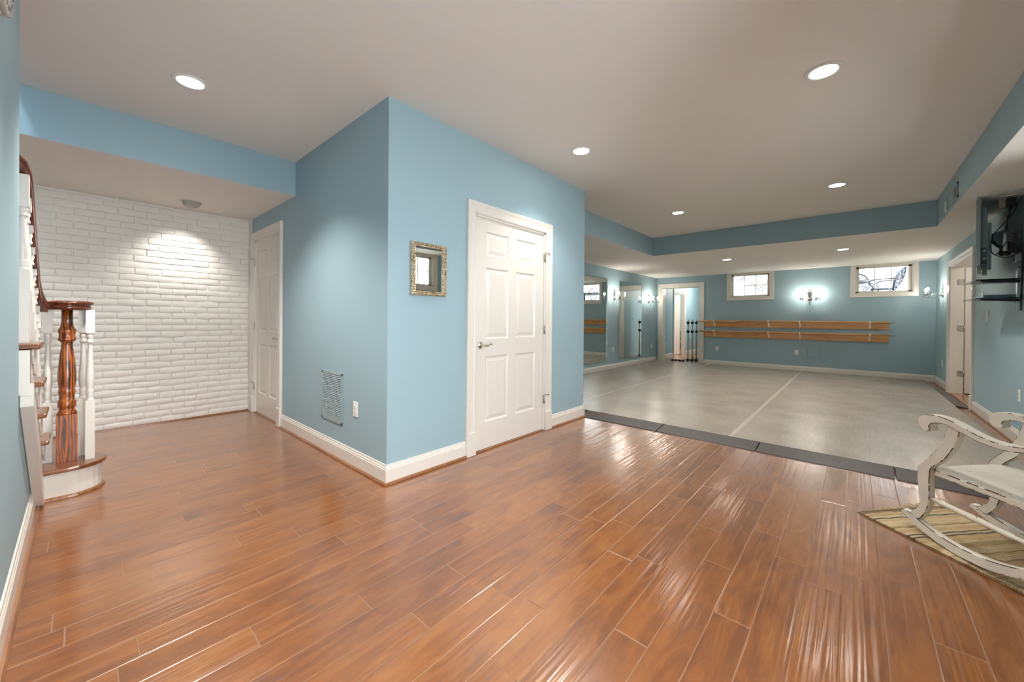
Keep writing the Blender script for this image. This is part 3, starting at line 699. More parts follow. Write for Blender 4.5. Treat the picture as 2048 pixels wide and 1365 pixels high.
# double ballet barres on the far wall
for lab, zb in (('upper honey oak ballet barre with its backing board on far wall', 1.02), ('lower honey oak ballet barre with its backing board on far wall', .755)):
    t = thing('ballet_barre', lab, 'ballet barre', (XF,-1.2,zb), 'wall-mounted ballet barres')
    MB().box((XF-.022,-2.985,zb),(XF-.0015,.555,zb+.125)).build('backing_board', M['barre'], t, bevel=.004)
    MB().tube([(XF-.13,.62,zb+.152),(XF-.13,-3.0,zb+.152)], .024, 14).build('bar', M['barre'], t)
    for y in (.66, -3.03): MB().lathe([(.015,-.045),(.015,.045)], (XF-.13,y,zb+.152), (0,1,0), 14).build('end_cap', M['silver'], t)
    for y in (.30, -.90, -1.51, -2.70):
        mb = MB().box((XF-.030,y-.016,zb+.02),(XF-.022,y+.016,zb+.105)); mb.tube([(XF-.03,y,zb+.06),(XF-.09,y,zb+.07),(XF-.13,y,zb+.10),(XF-.13,y,zb+.13)], .009, 8)
        mb.lathe([(.0265,-.012),(.0265,.012)], (XF-.13,y,zb+.152), (0,1,0), 14)
        mb.build('bracket', M['plastic'], t)
# flush access panel
t = thing('access_panel', 'blue painted flush access panel low on the far wall', 'access panel', (XF,-1.76,.36))
MB().box((XF-.006,-1.865,.365),(XF-.001,-1.655,.625)).build('panel_door', M['blue'], t, bevel=.002)
mb = MB()
for (ya, yb, za, zb) in ((-1.877,-1.868,.353,.637),(-1.652,-1.643,.353,.637),(-1.877,-1.643,.353,.362),(-1.877,-1.643,.628,.637)): mb.box((XF-.009,ya,za),(XF-.001,yb,zb))
mb.build('panel_frame', M['blue'], t)
# vents
t = thing('ceiling_vent', 'slim ceiling vent in the low soffit above the far sconce', 'vent', (9.33,-1.67,H2))
mb = MB().box((9.26,-1.88,H2-.006),(9.40,-1.46,H2-.001)); mb.build('vent_frame', M['plastic'], t, bevel=.002)
MB().box((9.29,-1.86,H2-.0068),(9.32,-1.70,H2-.0061)).box((9.34,-1.86,H2-.0068),(9.37,-1.48,H2-.0061)).build('vent_slots', M['holder'], t)
t = thing('wall_register', 'blue painted supply register on the right soffit face', 'vent', (4.72,-3.229,2.42))
mb = MB(); ys = -3.229
for (xa, xb, za, zb) in ((4.43,4.46,2.445,2.60),(4.98,5.01,2.445,2.60),(4.43,5.01,2.445,2.47),(4.43,5.01,2.575,2.60)): mb.box((xa,ys+.001,za),(xb,ys+.010,zb))
mb.build('register_frame', M['vent'], t)
MB().box((4.46,ys+.001,2.47),(4.66,ys+.003,2.575)).build('duct_opening', M['dark'], t)
mb = MB().box((4.66,ys+.001,2.47),(4.98,ys+.006,2.575))
for k in range(6): z = 2.478+k*.017; mb.box((4.46,ys+.003,z),(4.66,ys+.007,z+.004))
mb.build('register_louvers', M['vent'], t)
t = thing('soffit_switch', 'narrow white switch plate high on the right soffit face beside the register', 'switch', (5.15,ys,2.5))
MB().box((5.11,ys+.001,2.445),(5.18,ys+.007,2.565)).build('cover_plate', M['plastic'], t, bevel=.002)
MB().box((5.135,ys+.007,2.485),(5.155,ys+.011,2.525)).build('rocker', M['plastic'], t)

# round wall speaker at the top left
t = thing('wall_speaker', 'round white perforated wall speaker at the top of the left wall', 'speaker', (XL,-.45,2.36))
cy, cz, R = -.44, 2.36, .275
def disc(r, x0, x1, mb, cut=True):
    pts = []
    n = Vector((.42, -.91)).normalized()
    for k in range(48):
        a = 2*PI*k/48; p = Vector((math.cos(a)*r, math.sin(a)*r)); dd = p.dot(n)
        if cut and dd > .215: p -= n*(dd-.215)
        pts.append((cy+p.x, cz+p.y))
    return mb.prism(pts, lambda y, z, x: (x, y, z), x0, x1)
disc(R, XL+.0012, XL+.020, MB()).build('housing', M['plastic'], t, bevel=.006)
disc(R-.05, XL+.020, XL+.032, MB()).build('grille', M['holder'], t, bevel=.004)
mb = MB()
for r in (.15, .19):
    n = int(r*130)
    for k in range(n):
        a = 2*PI*k/n; y, z = math.cos(a)*r, math.sin(a)*r
        if Vector((y, z)).dot(Vector((.42,-.91)).normalized()) < .2: mb.lathe([(.0085,0),(.0085,.0006)], (XL+.0321,cy+y,cz+z), (1,0,0), 8)
mb.build('grille_holes', M['dark'], t)

# ------------------------------------------------------------------ staircase
st = thing('staircase', 'open white staircase with stained oak treads, newel and handrail rising behind blue wall', 'staircase', (-1.6,1.2,0))
XS = -1.597; RISE, RUN = .211, .26
def ty(k): return .44+(5-k)*RUN          # near end of tread k's return nosing
def tz(k): return .195+RISE*(k-1)
# start step
def bull(off, z0, z1, mb):
    pts = [(XS-.10,1.335-off)]
    cx, cy_, r = -1.49, 1.49, .155
    pts += [(-1.59,1.335-off)]
    for k in range(0, 13):
        a = -PI/2+PI*k/12; pts.append((-1.49+math.cos(a)*(r+off)*1.0, cy_+math.sin(a)*(r+off)))
    pts += [(-2.72,1.645+off),(-2.72,1.335-off)]
    return mb.prism(pts, lambda x, y, z: (x, y, z), z0, z1)
bull(0, 0.001, .168, MB()).build('starting_step', M['trim'], st)
bull(.024, .168, .195, MB()).build('starting_tread', M['tread'], st, bevel=.009, seg=3)
mb = MB(); pts = [(XS+.003,1.335)]+[(-1.49+math.cos(-PI/2+PI*k/12)*.155, 1.49+math.sin(-PI/2+PI*k/12)*.155) for k in range(13)]
mb.sweep([(0,.001),(-.016,.001),(-.014,.012),(0,.019)], [(x,y,0) for x, y in pts], (0,0,1)); mb.build('shoe_moulding', M['shoe'], st)
for k in range(2, 13):
    y0, z = ty(k), tz(k)
    vis = k <= 5; xr = -1.565 if vis else -1.76
    if vis:
        MB().box((-2.72,y0+.012,z-.027),(xr,y0+RUN+.03,z)).build('tread', M['tread'], st, bevel=.010, seg=3)
        b = MB(); b.prism([(0,0),(.19,0),(.19,-.03),(.15,-.075),(.10,-.085),(.06,-.13),(.02,-.145),(0,-.15)], lambda u, v, x: (x, y0+RUN-u, z-.028+v), XS+.001, XS+.008); b.build('tread_bracket', M['trim'], st)
    else: MB().box((-2.72,y0,z-.027),(xr,y0+RUN+.03,z)).build('tread', M['tread'], st, bevel=.008)
    MB().box((-2.72,y0+RUN-.012,z-RISE+.001),(XS-.004 if vis else -1.76,y0+RUN-.001,z-.028)).build('riser', M['trim'], st)
# stringer (sawtooth) and diagonal skirt trim
poly = [(1.335,.001),(1.335,.10),(.44,.90),(.44,tz(5)-.028)]
poly = [(.445,.84),(1.30,.06),(1.30,.001),(1.334,.001),(1.334,tz(1)-.03)]
for k in range(2, 6): poly += [(ty(k)+RUN-.014 if k > 2 else 1.334, tz(k-1)-.028 if k > 2 else tz(1)-.03), (ty(k)+RUN-.014 if k > 2 else 1.334, tz(k)-.028)]
poly += [(.445,tz(5)-.028)]
q = []
for p_ in poly:
    if not q or (Vector(p_)-Vector(q[-1])).length > 1e-4: q.append(p_)
MB().prism(q, lambda y, z, x: (x, y, z), XS-.025, XS).build('stringer', M['trim'], st)
MB().box((-1.749,.4405,.80),(XS,.47,tz(5)-.028)).build('stringer_end', M['trim'], st)
mb = MB().prism([(.445,.855),(.445,.745),(1.24,.015),(1.305,.015),(1.305,.075)], lambda y, z, x: (x, y, z), XL+.0015, XS+.012)
mb.build('skirt_moulding', M['trim'], st, bevel=.004)
# newel
def turned(prof, c, s0, zb0, zb1, zt0, zt1, name, m, seg=20, par=st):
    mb = MB(); cx, cyy = c
    if zb1 > zb0: mb.box((cx-s0,cyy-s0,zb0),(cx+s0,cyy+s0,zb1))
    if zt1 > zt0: mb.box((cx-s0*.94,cyy-s0*.94,zt0),(cx+s0*.94,cyy+s0*.94,zt1))
    mb.lathe([(r, z) for r, z in prof], (cx,cyy,0), (0,0,1), seg)
    return mb.build(name, m, par)
NW = (-1.498,1.51)
turned([(.045,.512),(.046,.52),(.043,.53),(.036,.545),(.036,.556),(.042,.562),(.043,.575),(.0435,.598),(.040,.606),(.036,.612),(.0355,.628),(.037,.645),(.0405,.66),(.040,.672),(.036,.682),(.039,.70),(.0425,.74),(.0430,.775),(.040,.83),(.034,.90),(.0275,.96),(.026,.99),(.029,1.0),(.040,1.008),(.042,1.016),(.039,1.026),(.037,1.036),(.0372,1.05),(.040,1.062),(.042,1.074),(.040,1.082),(.034,1.095),(.028,1.115),(.026,1.14),(.026,1.215)], NW, .048, .196, .513, 0, 0, 'newel_post', M['newel'], 28)
def bal(c, zb, zt, hb):
    """square foot up to zb+hb, turned body, square head"""
    x, y = c; t0 = zb+hb; t1 = zt-.155; L = t1-t0
    pr = [(.0205,0),(.021,.01),(.0175,.03),(.0165,.045),(.019,.06),(.0175,.085),(.0170,.11),(.0195,.135),(.017,.15),(.0165,.17),(.020,.22),(.0215,.28),(.021,.36),(.017,.52),(.0135,.68),(.011,.82),(.0115,.84),(.0175,.855),(.0185,.87),(.016,.885),(.014,.90),(.0155,.925),(.0185,.945),(.0185,.96),(.016,.975),(.019,.99),(.021,1.0)]
    turned([(r, t0+h*L) for r, h in pr], c, .0225, zb, t0, t1, zt, 'baluster', M['trim'], 16)
for c in ((-1.393,1.472),(-1.425,1.60),(-1.583,1.555)): bal(c, .1955, 1.214, .40)
for k in range(2, 6):
    for q in (.10, .225):
        y = ty(k)+q+.03; zt = tz(k)+.845+(.225-q)*RISE/RUN-.0
        if y < .5: continue
        bal((-1.628, y), tz(k)+.0005, min(zt, 1.86), .26+(.225-q)*.8)
# volute and handrail
mb = MB(); vc = (-1.495,1.51)
mb.lathe([(.02,1.214),(.098,1.214),(.108,1.222),(.110,1.234),(.104,1.241),(.106,1.247),(.119,1.255),(.121,1.264),(.113,1.271),(.085,1.275),(0,1.276)], (vc[0],vc[1],0), (0,0,1), 40)
mb.build('volute', M['rail'], st)
RP = [(-.028,-.030),(.028,-.030),(.030,-.018),(.022,-.008),(.024,-.002),(.031,.006),(.032,.016),(.024,.027),(.010,.032),(-.010,.032),(-.024,.027),(-.032,.016),(-.031,.006),(-.024,-.002),(-.022,-.008),(-.030,-.018)]
path = [(-1.60,1.40,1.222),(-1.612,1.36,1.25),(-1.626,1.28,1.312)]
y = 1.2
while y > .72: path.append((-1.631, y, 1.31+(1.28-y)*RISE/RUN)); y -= .1
path += [(-1.631,.66,1.825),(-1.634,.60,1.872),(-1.645,.545,1.905),(-1.668,.50,1.925),(-1.70,.475,1.935),(-1.735,.468,1.938)]
mb = MB(); n = len(path); m = len(RP); P = [Vector(q) for q in path]
for i, p_ in enumerate(P):
    tg = (P[min(i+1,n-1)]-P[max(i-1,0)]).normalized(); sd = tg.cross(Vector((0,0,1))).normalized(); up = sd.cross(tg)
    for a, b in RP: mb.v.append(p_+sd*a+up*b)
for i in range(n-1):
    for k in range(m): mb.f.append([i*m+k, (i+1)*m+k, (i+1)*m+(k+1)%m, i*m+(k+1)%m]); mb.m.append(0); mb.sm.append(False)
for i in (0, n-1): mb.f.append([i*m+k for k in range(m)]); mb.m.append(0); mb.sm.append(False)
mb.build('handrail', M['rail'], st)

# ------------------------------------------------------------------ dance floor
t = thing('dance_floor', 'large grey vinyl dance floor laid over the wood', 'dance floor', (6.2,-.85,0))
for ya, yb in ((.42,1.80),(-1.55,.42),(-3.50,-1.55)):
    MB().box((2.842,ya+.001,.004),(9.69,yb-.001,DZ)).build('vinyl_sheet', M['vinyl'], t)
for y in (.42,-1.55): MB().box((2.842,y-.02,DZ),(9.69,y+.02,DZ+.0006)).build('seam_tape', M['tape'], t)
RL = ['dark edge ramp touching the blue closet corner, first in the row', 'dark edge ramp second from the blue closet corner', 'dark edge ramp third from the blue closet corner', 'dark edge ramp behind the rocking chair legs, last in the row']
for i, (ya, yb) in enumerate(((-.895,.02),(-1.795,-.905),(-2.695,-1.805),(-3.50,-2.705))):
    t = MB().prism([(2.60,.001),(2.838,.001),(2.838,DZ),(2.61,.008)], lambda x, z, y: (x, y, z), ya, yb).build('edge_ramp', M['rubber'], origin=(2.72,(ya+yb)/2,0))
    tag(t, RL[i], 'floor ramp', 'dark ramps along the dance floor edge')
    if i == 0:
        mb = MB(); r = random.Random(5); zr = lambda x: .008+(x-2.61)*(DZ-.008)/.228+.002
        for k in range(5):
            x0, y0 = 2.66+r.uniform(0,.1), -.03-.05*k; mb.tube([(x0+.03*math.cos(a/3), y0-.025*math.sin(a/2)-.004*a, zr(x0+.03*math.cos(a/3))) for a in range(8)], .0022, 5)
        mb.build('gold_script', M['brass'], t)
t = MB().prism([(-3.635,.001),(-3.505,.001),(-3.505,DZ-.002),(-3.635,.010)], lambda y, z, x: (x, y, z), 6.62, 8.3).build('edge_ramp', M['rubber'], origin=(7.46,-3.57,0))
tag(t, 'dark ramp at the open doorway on the right', 'floor ramp', 'dark ramps along the dance floor edge')

# ------------------------------------------------------------------ portable barre stands in the corridor
def stand0():
    t = thing('barre_stand', 'x', 'barre stand')
    MB().lathe([(.017,.03),(.017,1.20),(.012,1.21)], (0,0,0), (0,0,1), 14).build('post', M['pole'], t)
    for z in (1.12, .86):
        MB().lathe([(.034,-.035),(.038,-.02),(.038,.02),(.034,.035)], (0,0,z), (0,0,1), 14).lathe([(.014,0),(.014,.07),(.02,.075),(.02,.09)], (0,0,z), (-1,0,0), 10).build('clamp', M['black'], t)
    MB().box((-.03,-.022,.02),(.55,.022,.05)).build('foot', M['pole'], t, bevel=.006)
    for x in (-.01, .5): MB().box((x-.045,-.03,.001),(x+.045,.03,.06)).build('foot_cap', M['black'], t, bevel=.008)
    return t
b0 = stand0()
for i, (lab, x, y) in enumerate((('leftmost of four portable barre stands seen through the far doorway', 10.44,1.19), ('second from the left of four portable barre stands past the far doorway', 10.51,1.095), ('third from the left of four portable barre stands past the far doorway', 10.58,1.0), ('portable barre stand half hidden by the far door casing', 10.65,.905))):
    o = b0 if i == 0 else copy_tree(b0); o.location = (x, y, 0); o['label'] = lab; o['group'] = 'portable barre stands'
t = thing('barre_pole', 'pale wooden barre pole with black end blocks lying on the corridor floor', 'barre pole', (10.2,1.35,0))
MB().box((10.14,1.22,.025),(10.50,1.58,.05)).build('boards', M['pole'], t, bevel=.004)
mb = MB()
for k in range(4): mb.box((10.08,1.20+k*.10,.001),(10.16,1.25+k*.10,.055))
mb.build('end_blocks', M['black'], t)
t = thing('shelf_unit', 'white shelving with three dark bins in the bright room past the corridor', 'shelves', (13.2,2.6,0))
mb = MB().box((13.0,2.1,0.001),(13.03,3.2,1.0)).box((13.4,2.1,.001),(13.43,3.2,1.0))
for z in (.12,.44,.60,.80,.98): mb.box((13.0,2.1,z),(13.43,3.2,z+.02))
mb.build('shelf_carcass', M['trim'], t)
for z0, z1 in ((.14,.40),(.465,.60),(.66,.78)): MB().box((12.97,2.2,z0),(13.4,3.1,z1)).build('bin', M['grey'], t, bevel=.01)

# ------------------------------------------------------------------ television corner
TVR = Matrix.Translation((4.36,-3.35,0)) @ Matrix.Rotation(math.radians(-9.3),4,'Z') @ Matrix.Translation((-4.36,3.35,0))
t = thing('television', 'flat television seen edge-on from behind, hung out from the right wall', 'television', (4.88,-3.38,1.7))
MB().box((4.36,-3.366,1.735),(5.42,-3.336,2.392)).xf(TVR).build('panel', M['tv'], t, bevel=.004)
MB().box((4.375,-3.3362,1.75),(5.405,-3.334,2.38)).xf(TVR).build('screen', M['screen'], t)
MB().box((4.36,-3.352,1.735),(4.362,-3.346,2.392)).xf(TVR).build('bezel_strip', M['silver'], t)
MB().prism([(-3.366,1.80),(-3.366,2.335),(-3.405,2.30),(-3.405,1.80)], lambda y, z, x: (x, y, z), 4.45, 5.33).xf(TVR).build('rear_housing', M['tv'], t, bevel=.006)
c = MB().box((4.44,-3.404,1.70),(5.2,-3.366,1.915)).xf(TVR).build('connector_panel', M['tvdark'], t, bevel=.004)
mb = MB()
for z, w in ((1.875,.014),(1.80,.012)): mb.box((4.437,-3.395,z),(4.44,-3.378,z+w))
mb.xf(TVR).build('labels', M['plastic'], c)
mb = MB()
for k in range(4): mb.box((4.425,-3.40,1.71+k*.022),(4.44,-3.372,1.722+k*.022))
mb.xf(TVR).build('plugs', M['black'], c)
t = thing('television_bracket', 'black and silver articulated television bracket on the right wall', 'tv bracket', (4.6,-3.6,1.9))
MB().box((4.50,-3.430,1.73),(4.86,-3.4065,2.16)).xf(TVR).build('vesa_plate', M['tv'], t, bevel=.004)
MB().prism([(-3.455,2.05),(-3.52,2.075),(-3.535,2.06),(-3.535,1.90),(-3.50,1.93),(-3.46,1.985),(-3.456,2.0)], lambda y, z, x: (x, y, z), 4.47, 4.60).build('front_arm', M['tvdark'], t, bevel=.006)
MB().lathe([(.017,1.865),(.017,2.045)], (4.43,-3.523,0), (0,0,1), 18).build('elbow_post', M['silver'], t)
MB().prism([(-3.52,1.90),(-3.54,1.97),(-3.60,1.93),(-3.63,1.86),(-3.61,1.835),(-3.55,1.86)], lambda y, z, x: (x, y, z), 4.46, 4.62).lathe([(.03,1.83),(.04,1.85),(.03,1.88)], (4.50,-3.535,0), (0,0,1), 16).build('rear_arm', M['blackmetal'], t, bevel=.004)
MB().box((4.55,-3.649,1.80),(4.74,-3.622,2.08)).build('wall_plate', M['tvdark'], t, bevel=.004)
MB().box((4.50,-3.648,1.765),(4.58,-3.60,1.85)).build('knuckle_cover', M['silver'], t, bevel=.004)
t = thing('media_shelf', 'black two-tier glass media shelf on the right wall under the television', 'shelf', (4.6,-3.6,1.3))
MB().box((4.56,-3.6495,1.30),(4.64,-3.632,1.72)).build('wall_post', M['blackmetal'], t)
MB().box((4.545,-3.642,1.30),(4.558,-3.622,1.71)).build('silver_edge', M['silver'], t)
for z in (1.595, 1.415):
    g = MB().box((4.42,-3.62,z),(5.06,-3.345,z+.008)).build('glass_shelf', M['shelfglass'], t, bevel=.003)
    MB().prism([(-3.63,z-.028),(-3.63,z-.002),(-3.39,z-.002),(-3.39,z-.014)], lambda y, x, q: (q, y, x), 4.50, 4.60).build('shelf_arm', M['blackmetal'], t)
t = MB().box((4.46,-3.60,1.4245),(4.86,-3.40,1.452)).build('media_player', M['tvdark'], origin=(4.66,-3.5,1.4245), bevel=.003); tag(t, 'thin dark media player box on the lower glass shelf', 'media player')
for lab, x0, y0, x1, y1 in (('square white cover plate on the soffit above the television, nearer the room', 4.20,-3.50,4.32,-3.40), ('square white cover plate on the soffit against the right wall', 4.22,-3.64,4.36,-3.53)):
    t = thing('ceiling_plate', lab, 'cover plate', ((x0+x1)/2,(y0+y1)/2,H2), 'soffit cover plates')
    MB().box((x0,y0,H2-.006),(x1,y1,H2-.001)).build('cover_plate', M['plastic'], t, bevel=.002)
t = thing('outlet_box', 'white surface outlet box with black plugs under the soffit by television', 'outlet box', (4.52,-3.56,H2))
MB().box((4.46,-3.60,H2-.008),(4.60,-3.50,H2-.001)).build('base_plate', M['plastic'], t)
MB().box((4.52,-3.56,2.30),(4.58,-3.50,H2-.008)).build('socket', M['holder'], t)
MB().box((4.46,-3.60,2.29),(4.55,-3.54,2.375)).box((4.46,-3.56,2.25),(4.49,-3.55,2.30)).build('plugs', M['black'], t, bevel=.006)
CB = [('thick black cable bundle dropping from soffit plugs to bracket elbow', [[(4.50,-3.565,2.29),(4.49,-3.56,2.24),(4.48,-3.548,2.2),(4.48,-3.545,2.06)], [(4.49,-3.57,2.29),(4.475,-3.555,2.22),(4.48,-3.54,2.12),(4.48,-3.532,2.06)]], .005),
      ('black cable running diagonally from soffit plugs to television back', [[(4.455,-3.61,2.36),(4.44,-3.595,2.29),(4.43,-3.56,2.2),(4.405,-3.48,2.08),(4.40,-3.44,2.0),(4.40,-3.435,1.88),(4.40,-3.465,1.83),(4.405,-3.505,1.90),(4.405,-3.53,1.96)]], .004),
      ('thin black cable sagging below the bracket arm', [[(4.44,-3.445,1.86),(4.44,-3.47,1.835),(4.44,-3.53,1.80),(4.45,-3.58,1.82),(4.45,-3.61,1.85)]], .0035),
      ('black cables looping down the wall behind the media shelves', [[(4.46,-3.54,2.0),(4.45,-3.57,2.01),(4.44,-3.60,1.98),(4.44,-3.625,1.93),(4.44,-3.628,1.7),(4.46,-3.63,1.5),(4.47,-3.625,1.38)], [(4.45,-3.61,1.95),(4.44,-3.632,1.85),(4.43,-3.635,1.75),(4.45,-3.635,1.6),(4.47,-3.63,1.4),(4.44,-3.62,1.42)]], .005)]
def smooth_path(pts, n=5):
    out = []; P = [Vector(p) for p in pts]; P = [2*P[0]-P[1]]+P+[2*P[-1]-P[-2]]
    for i in range(1, len(P)-2):
        for k in range(n):
            t = k/n; a, b, c, d = P[i-1:i+3]
            out.append(.5*((2*b)+(c-a)*t+(2*a-5*b+4*c-d)*t*t+(3*b-a-3*c+d)*t**3))
    out.append(P[-2]); return out
for lab, ps, r in CB:
    mb = MB()
    for p_ in ps: mb.tube(smooth_path(p_), r, 6)
    t = mb.build('power_cable', M['cord'], origin=ps[0][0]); tag(t, lab, 'cable', 'television cables')

# ------------------------------------------------------------------ rug and rocking chair
A, B = Vector((1.723,-2.509,0)), Vector((2.264,-2.893,0))
ex = Vector((-.66,-.75,0)).normalized(); Lr = .98
W = B-A
rug = thing('woven_rug', 'flat woven striped jute rug with a fringed end under rocking chair', 'rug', tuple(A))
rug.rotation_euler = (0,0,math.atan2(ex.y, ex.x))
inv = Matrix.Rotation(-math.atan2(ex.y, ex.x), 3, 'Z'); Wl = inv @ W
mb = MB(); nu, nv = 320, 6
for i in range(nu+1):
    u = Lr*i/nu
    for j in range(nv+1):
        w = j/nv; p_ = Wl*w; jit = .004*math.sin(i*1.7)*(1 if j == nv else -1) if j in (0,nv) else 0
        mb.v.append(Vector((u+p_.x, p_.y+jit, 0.005+.0055*abs(math.sin(PI*u/.0125)))))
for i in range(nu):
    for j in range(nv): mb.f.append([i*(nv+1)+j, (i+1)*(nv+1)+j, (i+1)*(nv+1)+j+1, i*(nv+1)+j+1]); mb.m.append(0); mb.sm.append(True)
o_ = len(mb.v); mb.v += [Vector((0,0,.001)), Vector((Lr,0,.001)), Vector((Lr+Wl.x,Wl.y,.001)), Vector((Wl.x,Wl.y,.001))]; mb.f.append([o_,o_+1,o_+2,o_+3]); mb.m.append(0); mb.sm.append(False)
mb.build('weave', M['rug'], rug, origin=(0,0,0)); mb = MB(); rr = random.Random(2)
for k in range(60):
    w = (k+.5)/60; p_ = Wl*w; mb.tube([(p_.x+.004,p_.y,.005),(p_.x-.02,p_.y+rr.uniform(-.008,.008),.007),(p_.x-.04+rr.uniform(-.008,.008),p_.y+rr.uniform(-.012,.012),.0035)], .0024, 5)
mb.build('fringe', M['rug'], rug, origin=(0,0,0))

ch = thing('rocking_chair', 'cream painted wooden rocking chair with chipped edges and scroll arms', 'rocking chair', (1.55,-3.1,0))
P0 = Vector((1.382,-2.91,0)); ff = Vector((math.cos(math.radians(35.2)), math.sin(math.radians(35.2)), 0)); ll = Vector((math.cos(math.radians(139.5)), math.sin(math.radians(139.5)), 0))
cw = lambda u, z, v: tuple(P0+ff*u+ll*v+Vector((0,0,z)))
sp2 = lambda l: [(p_[0], p_[1]) for p_ in smooth_path([(a, b, 0) for a, b in l], 4)]
def band(front, rear): return front+rear[::-1]
legp = band(*map(sp2, ([(.158,.652),(.175,.60),(.199,.538),(.25,.465),(.315,.39),(.326,.345),(.326,.302),(.318,.24),(.313,.183),(.325,.145),(.357,.114),(.38,.098)], [(.100,.648),(.112,.60),(.135,.538),(.18,.465),(.246,.397),(.255,.35),(.257,.318),(.256,.26),(.258,.21),(.275,.15),(.30,.105),(.33,.075)])))
arm_top = [(.313,.620),(.316,.640),(.303,.662),(.28,.676),(.25,.683),(.215,.6865),(.18,.685),(.149,.681),(.09,.666),(.03,.647),(-.025,.635),(-.076,.632),(-.12,.634),(-.166,.642),(-.22,.655),(-.27,.668)]
arm_bot = [(.313,.610),(.30,.597),(.28,.590),(.262,.590),(.250,.597),(.247,.610),(.252,.618),(.247,.628),(.233,.640),(.19,.650),(.149,.648),(.09,.633),(.03,.615),(-.025,.606),(-.076,.605),(-.12,.608),(-.166,.618),(-.22,.632),(-.27,.645)]
rk = lambda u: .0125+((u-.12)**2)/1.35
rock_b = [(.425,.078)]+[(u/100, rk(u/100)) for u in range(38,-46,-4)]
rock_t = [(.415,.100),(.392,.102)]+[(u/100, rk(u/100)+.046) for u in range(36,-46,-4)]
for v0, near in ((0, 1), (-.52, 0)):
    s = -1 if near else 1
    MB().prism(legp, cw, v0+s*.004, v0+s*.044).build('front_leg', [M['chair'], M['chip']], ch, bevel=.0035)
    MB().prism(sp2(arm_top)+sp2(arm_bot)[::-1], cw, v0-s*.008, v0+s*.052).build('arm', [M['chair'], M['chip']], ch, bevel=.0035)
    MB().prism(rock_t+rock_b[::-1], cw, v0+s*.002, v0+s*.040).build('rocker', [M['chair'], M['chip']], ch, bevel=.0035)
    mb = MB(); a, b = Vector(cw(.262,.228,v0+s*.022)), Vector(cw(-.17,.228,v0+s*.022)); L = (b-a).length
    mb.lathe([(.009,0),(.011,.05),(.016,.06),(.012,.068),(.016,.076),(.013,.085),(.0155,.2),(.0155,L-.2),(.012,L-.09),(.016,L-.075),(.012,L-.068),(.015,L-.06),(.010,L-.05),(.010,L)], a, b-a, 14); mb.build('stretcher', M['chair'], ch)
    a = Vector(cw(-.19,rk(-.17)+.04,v0+s*.022)); L = .365-a.z
    MB().lathe([(.014,0),(.018,.03),(.014,.05),(.022,.07),(.018,.09),(.016,.13),(.022,.17),(.024,.2),(.017,.23),(.022,.25),(.015,.27),(.017,L)], a, (0,0,1), 16).build('rear_leg', M['chair'], ch)
    MB().tube([cw(-.20,.36,v0+s*.03), cw(-.235,.55,v0+s*.03), cw(-.28,.75,v0+s*.03), cw(-.35,1.0,v0+s*.03)], [.018,.02,.018,.015], 12).build('back_post', M['chair'], ch)
seat = [(.235,-.012),(.262,-.05),(.27,-.10),(.274,-.18),(.278,-.26),(.274,-.34),(.27,-.42),(.262,-.47),(.235,-.508)]+[(-.22,-.485),(-.22,-.035)]
MB().prism(seat, lambda u, v, z: cw(u, z, v), .362, .392).build('seat', [M['chair'], M['chip']], ch, bevel=.005, seg=3)
MB().tube([cw(.258,.245,-.03), cw(.258,.245,-.49)], .013, 12).build('front_stretcher', M['chair'], ch) if False else None
MB().prism([(-.03,1.0),(-.03,1.06),(-.15,1.11),(-.26,1.13),(-.37,1.11),(-.49,1.06),(-.49,1.0)], lambda v, z, u: cw(u, z, v), -.375, -.34).build('crest_rail', [M['chair'], M['chip']], ch, bevel=.0035)
for k in range(5):
    v = -.1-.08*k; MB().tube([cw(-.205,.385,v), cw(-.25,.6,v), cw(-.30,.8,v), cw(-.355,1.02,v)], .010, 10).build('back_spindle', M['chair'], ch)

